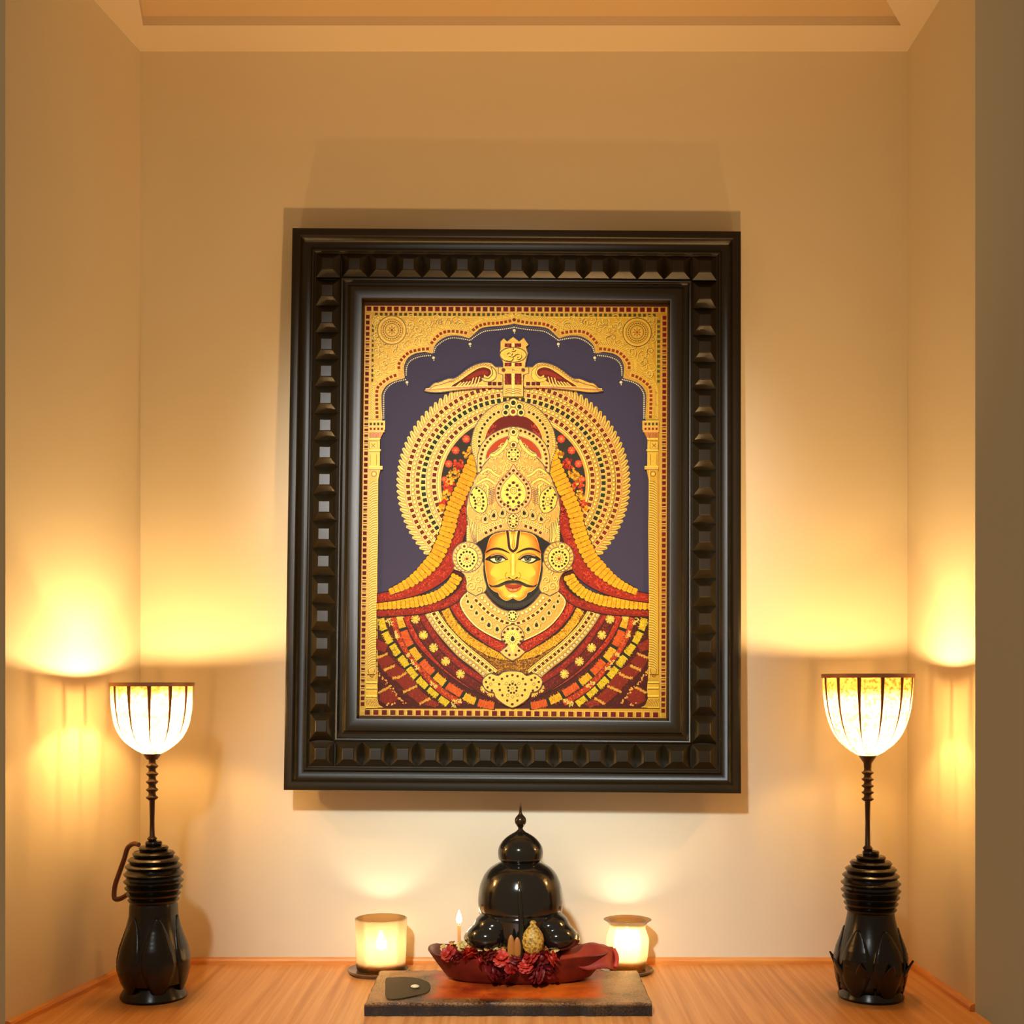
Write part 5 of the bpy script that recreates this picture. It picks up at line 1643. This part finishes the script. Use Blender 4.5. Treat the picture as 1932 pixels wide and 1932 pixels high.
# ---- olive leaf on the left of the board, with a small cream spot
leaf_m = principled('dull_olive_leaf', (0.075, 0.055, 0.026), rough=0.75, spec=0.2)
def leafmesh():
    out = [(728,1846),(742,1844),(765,1843),(790,1846),(808,1853),(812,1862),(806,1872),(785,1877),(755,1883),(733,1884),(727,1876),(727,1862)]
    v = []; f = []
    top = [];  zt = BT + .0012
    for x, y in spline(out, 4, True):
        d = (CAMZ - zt)/((y - CY)/F); top.append(((x - CX)/F*d, d - D))
    cx_ = sum(p[0] for p in top)/len(top); cy_ = sum(p[1] for p in top)/len(top); n = len(top)
    for sc, z in ((1, 0), (1, .0008), (.8, .0012), (.4, .0022)):
        for x, y in top: v.append(((x-cx_)*sc, (y-cy_)*sc, z))
    for r in range(3):
        for i in range(n): f.append((r*n+i, r*n+(i+1) % n, (r+1)*n+(i+1) % n, (r+1)*n+i))
    f.append(tuple(reversed(range(n)))); f.append(tuple(range(3*n, 4*n)))
    o = mesh_obj('olive_leaf', v, f, leaf_m, loc=(cx_, cy_, BT + .0004), angle=50)
    return tag(o, 'dull olive leaf lying flat on the left end of the stained board', 'leaf')
leafmesh()
d = (CAMZ - BT - .004)/((1863 - CY)/F)
o = MB().ellip((0, 0, 0), (.0052, .0038, .0022), 14, 8).build('cream_spot', principled('cream_spot', (0.72, 0.60, 0.34), rough=.5), loc=((783 - CX)/F*d, d - D, BT + .0052))
tag(o, 'small cream spot on the dull olive leaf', 'petal')

# ================================================================== CANDLES
glass_m, nt, out = new_mat('amber_candle_glass')
tp = nt.nodes.new('ShaderNodeBsdfTransparent'); tp.inputs['Color'].default_value = (1, .84, .60, 1)
trn = nt.nodes.new('ShaderNodeBsdfTranslucent'); trn.inputs['Color'].default_value = (1, .80, .52, 1)
gl = nt.nodes.new('ShaderNodeBsdfGlossy'); gl.inputs['Roughness'].default_value = .06
fr = nt.nodes.new('ShaderNodeFresnel'); fr.inputs['IOR'].default_value = 1.4
m1 = nt.nodes.new('ShaderNodeMixShader'); m1.inputs[0].default_value = .86; link(nt, tp.outputs[0], m1.inputs[1]); link(nt, trn.outputs[0], m1.inputs[2])
m2 = nt.nodes.new('ShaderNodeMixShader'); link(nt, fr.outputs[0], m2.inputs[0]); link(nt, m1.outputs[0], m2.inputs[1]); link(nt, gl.outputs[0], m2.inputs[2])
link(nt, m2.outputs[0], out.inputs[0])
wax_m, nt, out = new_mat('warm_candle_wax')
p0 = nt.nodes.new('ShaderNodeBsdfDiffuse'); p0.inputs['Color'].default_value = (.92, .66, .34, 1)
p1 = nt.nodes.new('ShaderNodeBsdfTranslucent'); p1.inputs['Color'].default_value = (.95, .62, .24, 1)
p = nt.nodes.new('ShaderNodeMixShader'); p.inputs[0].default_value = .65; link(nt, p0.outputs[0], p.inputs[1]); link(nt, p1.outputs[0], p.inputs[2])
link(nt, p.outputs[0], out.inputs[0])
flame_m = emission('candle_flame', (1.0, 0.83, 0.60), 165.0)
flame2_m = emission('small_flame', (1.0, 0.74, 0.36), 60.0)
wick_m = principled('burnt_wick', (.02, .015, .01), rough=.8)
coaster_m = principled('dark_glass_coaster', (.10, .045, .02), rough=.12, spec=.7)

def flame(parent, x, y, z, r, h, mat):
    return MB().lathe([(0, 0), (r*.7, h*.08), (r, h*.25), (r*.9, h*.42), (r*.55, h*.68), (r*.2, h*.9), (0, h)], 12).build('flame', mat, parent, loc=(x, y, z))
# left: straight tumbler on a coaster
cy_ = -0.052; cs = (D + cy_)/F; cx_ = W(719, 1800, cy_).x
co = empty('glass_coaster', (W(714, 1840, cy_).x, cy_, TABLE), 'dark round coaster under the straight candle glass, left of the tray', 'coaster')
MB().lathe([(.0, 0), (.0345, 0), (.0385, .0028), (.040, .0052), (.0385, .006), (.033, .0045), (0, .0042)], 48).build('dish', coaster_m, co)
ca = empty('candle_glass', (cx_, cy_, TABLE + .0046), 'lit candle in a straight amber glass tumbler, left of the black statue', 'candle')
R_ = 49*cs; H_ = .0655
MB().lathe([(0, 0), (R_*.9, 0), (R_*.95, .002), (R_, H_), (R_ - .0022, H_ + .0005), (R_*.95 - .0026, .006), (0, .005)], 56).build('tumbler', glass_m, ca, angle=50)
MB().lathe([(0, .0056), (R_*.74, .0062), (R_*.76, .0145), (R_*.6, .0158), (0, .0154)], 40).build('wax', wax_m, ca)
MB().tube([(0, 0, .0154), (.0006, 0, .021), (.0002, 0, .0255)], .0008, 6).build('wick', wick_m, ca)
flame(ca, 0, 0, .025, .0072, .026, flame_m)
# right: rounded pot
cy_ = -0.048; cs = (D + cy_)/F; cx_ = W(1184, 1800, cy_).x
co = empty('glass_coaster', (W(1181, 1830, cy_).x, cy_, TABLE), 'dark round coaster under the rounded candle pot, right of the tray', 'coaster')
MB().lathe([(.0, 0), (.030, 0), (.034, .0028), (.035, .0050), (.0335, .0058), (.029, .0045), (0, .0042)], 48).build('dish', coaster_m, co)
cp = empty('candle_pot', (cx_, cy_, TABLE + .0046), 'brightly lit candle in a rounded flared glass pot, right of the tray', 'candle')
prof = [(0, 1822), (30, 1822), (35, 1812), (38, 1796), (40, 1776), (40, 1764), (36, 1752), (33.5, 1743), (37, 1735), (45, 1729)]
zb = CAMZ - (1822 - CY)*cs
pr = [(r*cs, (CAMZ - (py - CY)*cs) - zb) for r, py in spline(prof, 4)]
inner_ = [(max(0, r - .0022), z + (.004 if z < .01 else .0006)) for r, z in reversed(pr)]
MB().lathe(pr + inner_, 56).build('pot', glass_m, cp, angle=60)
MB().lathe([(0, .0052), (25*cs, .006), (28*cs, .012), (28*cs, .017), (20*cs, .0182), (0, .018)], 36).build('wax', wax_m, cp)
MB().tube([(0, 0, .018), (.0006, 0, .024), (.0002, 0, .028)], .0008, 6).build('wick', wick_m, cp)
flame(cp, 0, 0, .027, .0085, .027, flame_m)
# slim taper behind the left end of the tray
tyy = -0.076; tcs = (D + tyy)/F
tpx = W(866, 1745, tyy)
ta = empty('taper_candle', (tpx.x, tyy, TABLE), 'slim lit taper candle behind the left end of the red tray', 'candle')
MB().lathe([(0, 0), (.0026, 0), (.0025, .01), (.0021, tpx.z - TABLE - .001), (.0016, tpx.z - TABLE), (0, tpx.z - TABLE)], 16).build('wax', wax_m, ta)
MB().tube([(0, 0, tpx.z - TABLE), (.0003, 0, tpx.z - TABLE + .004)], .0006, 6).build('wick', wick_m, ta)
flame(ta, 0, 0, tpx.z - TABLE + .0015, .0036, .0175, flame2_m)

# ================================================================== LIGHT AND CAMERA
def area(name, loc_, target, size, power, col, spread=180):
    l = bpy.data.lights.new(name, 'AREA'); l.shape = 'DISK'; l.size = size; l.energy = power; l.color = col; l.spread = math.radians(spread)
    o = bpy.data.objects.new(name, l); C.objects.link(o); o.location = loc_
    o.rotation_euler = (Vector(target) - Vector(loc_)).to_track_quat('-Z', 'Y').to_euler()
    return o
def spot(name, loc_, target, angle, blend, power, col, radius=.05):
    l = bpy.data.lights.new(name, 'SPOT'); l.energy = power; l.color = col; l.spot_size = math.radians(angle); l.spot_blend = blend; l.shadow_soft_size = radius
    o = bpy.data.objects.new(name, l); C.objects.link(o); o.location = loc_
    o.rotation_euler = (Vector(target) - Vector(loc_)).to_track_quat('-Z', 'Y').to_euler()
    return o
# added unseen spots, high in front: one lights the painting, one the lower wall
spot('added_high_spot', (-0.31, -1.75, CAMZ + 0.72), W(968, 990), 25, 1.0, 155.0, (1.0, 0.98, 0.92), .05)
spot('added_high_spot', (-0.31, -1.75, CAMZ + 0.78), W(985, 1740), 28, 1.0, 150.0, (0.93, 1.0, 1.0), .05)
# added unseen low spot: warms the upper wall, throws the frame's shadow upward
spot('added_low_spot', (0.16, -0.80, CAMZ - 0.40), W(965, 420), 62, 1.0, 34.0, (1.0, 0.56, 0.22), .03)

w = bpy.data.worlds.new('room_air'); bpy.context.scene.world = w; w.use_nodes = True
bg = w.node_tree.nodes['Background']; bg.inputs['Color'].default_value = (1.0, 0.66, 0.36, 1); bg.inputs['Strength'].default_value = 0.26

cam = bpy.data.cameras.new('camera'); co_ = bpy.data.objects.new('camera', cam); C.objects.link(co_)
co_.location = (0, -D, CAMZ); co_.rotation_euler = (PI/2, 0, 0)
cam.sensor_width = 36.0; cam.sensor_fit = 'HORIZONTAL'; cam.lens = 36.0*F/1932.0
cam.shift_x = (966 - CX)/1932.0
cam.shift_y = (CY - 966)/1932.0
cam.clip_start = 0.01; cam.clip_end = 50
sc = bpy.context.scene; sc.camera = co_
sc.view_settings.view_transform = 'Standard'; sc.view_settings.look = 'None'
sc.view_settings.exposure = 0.0; sc.view_settings.gamma = 1.0; sc.view_settings.use_curve_mapping = False
sc.cycles.use_denoising = True
sc.cycles.max_bounces = 10; sc.cycles.diffuse_bounces = 5; sc.cycles.transparent_max_bounces = 16; sc.cycles.transmission_bounces = 6
sc.cycles.sample_clamp_indirect = 6.0; sc.cycles.caustics_reflective = False; sc.cycles.caustics_refractive = False
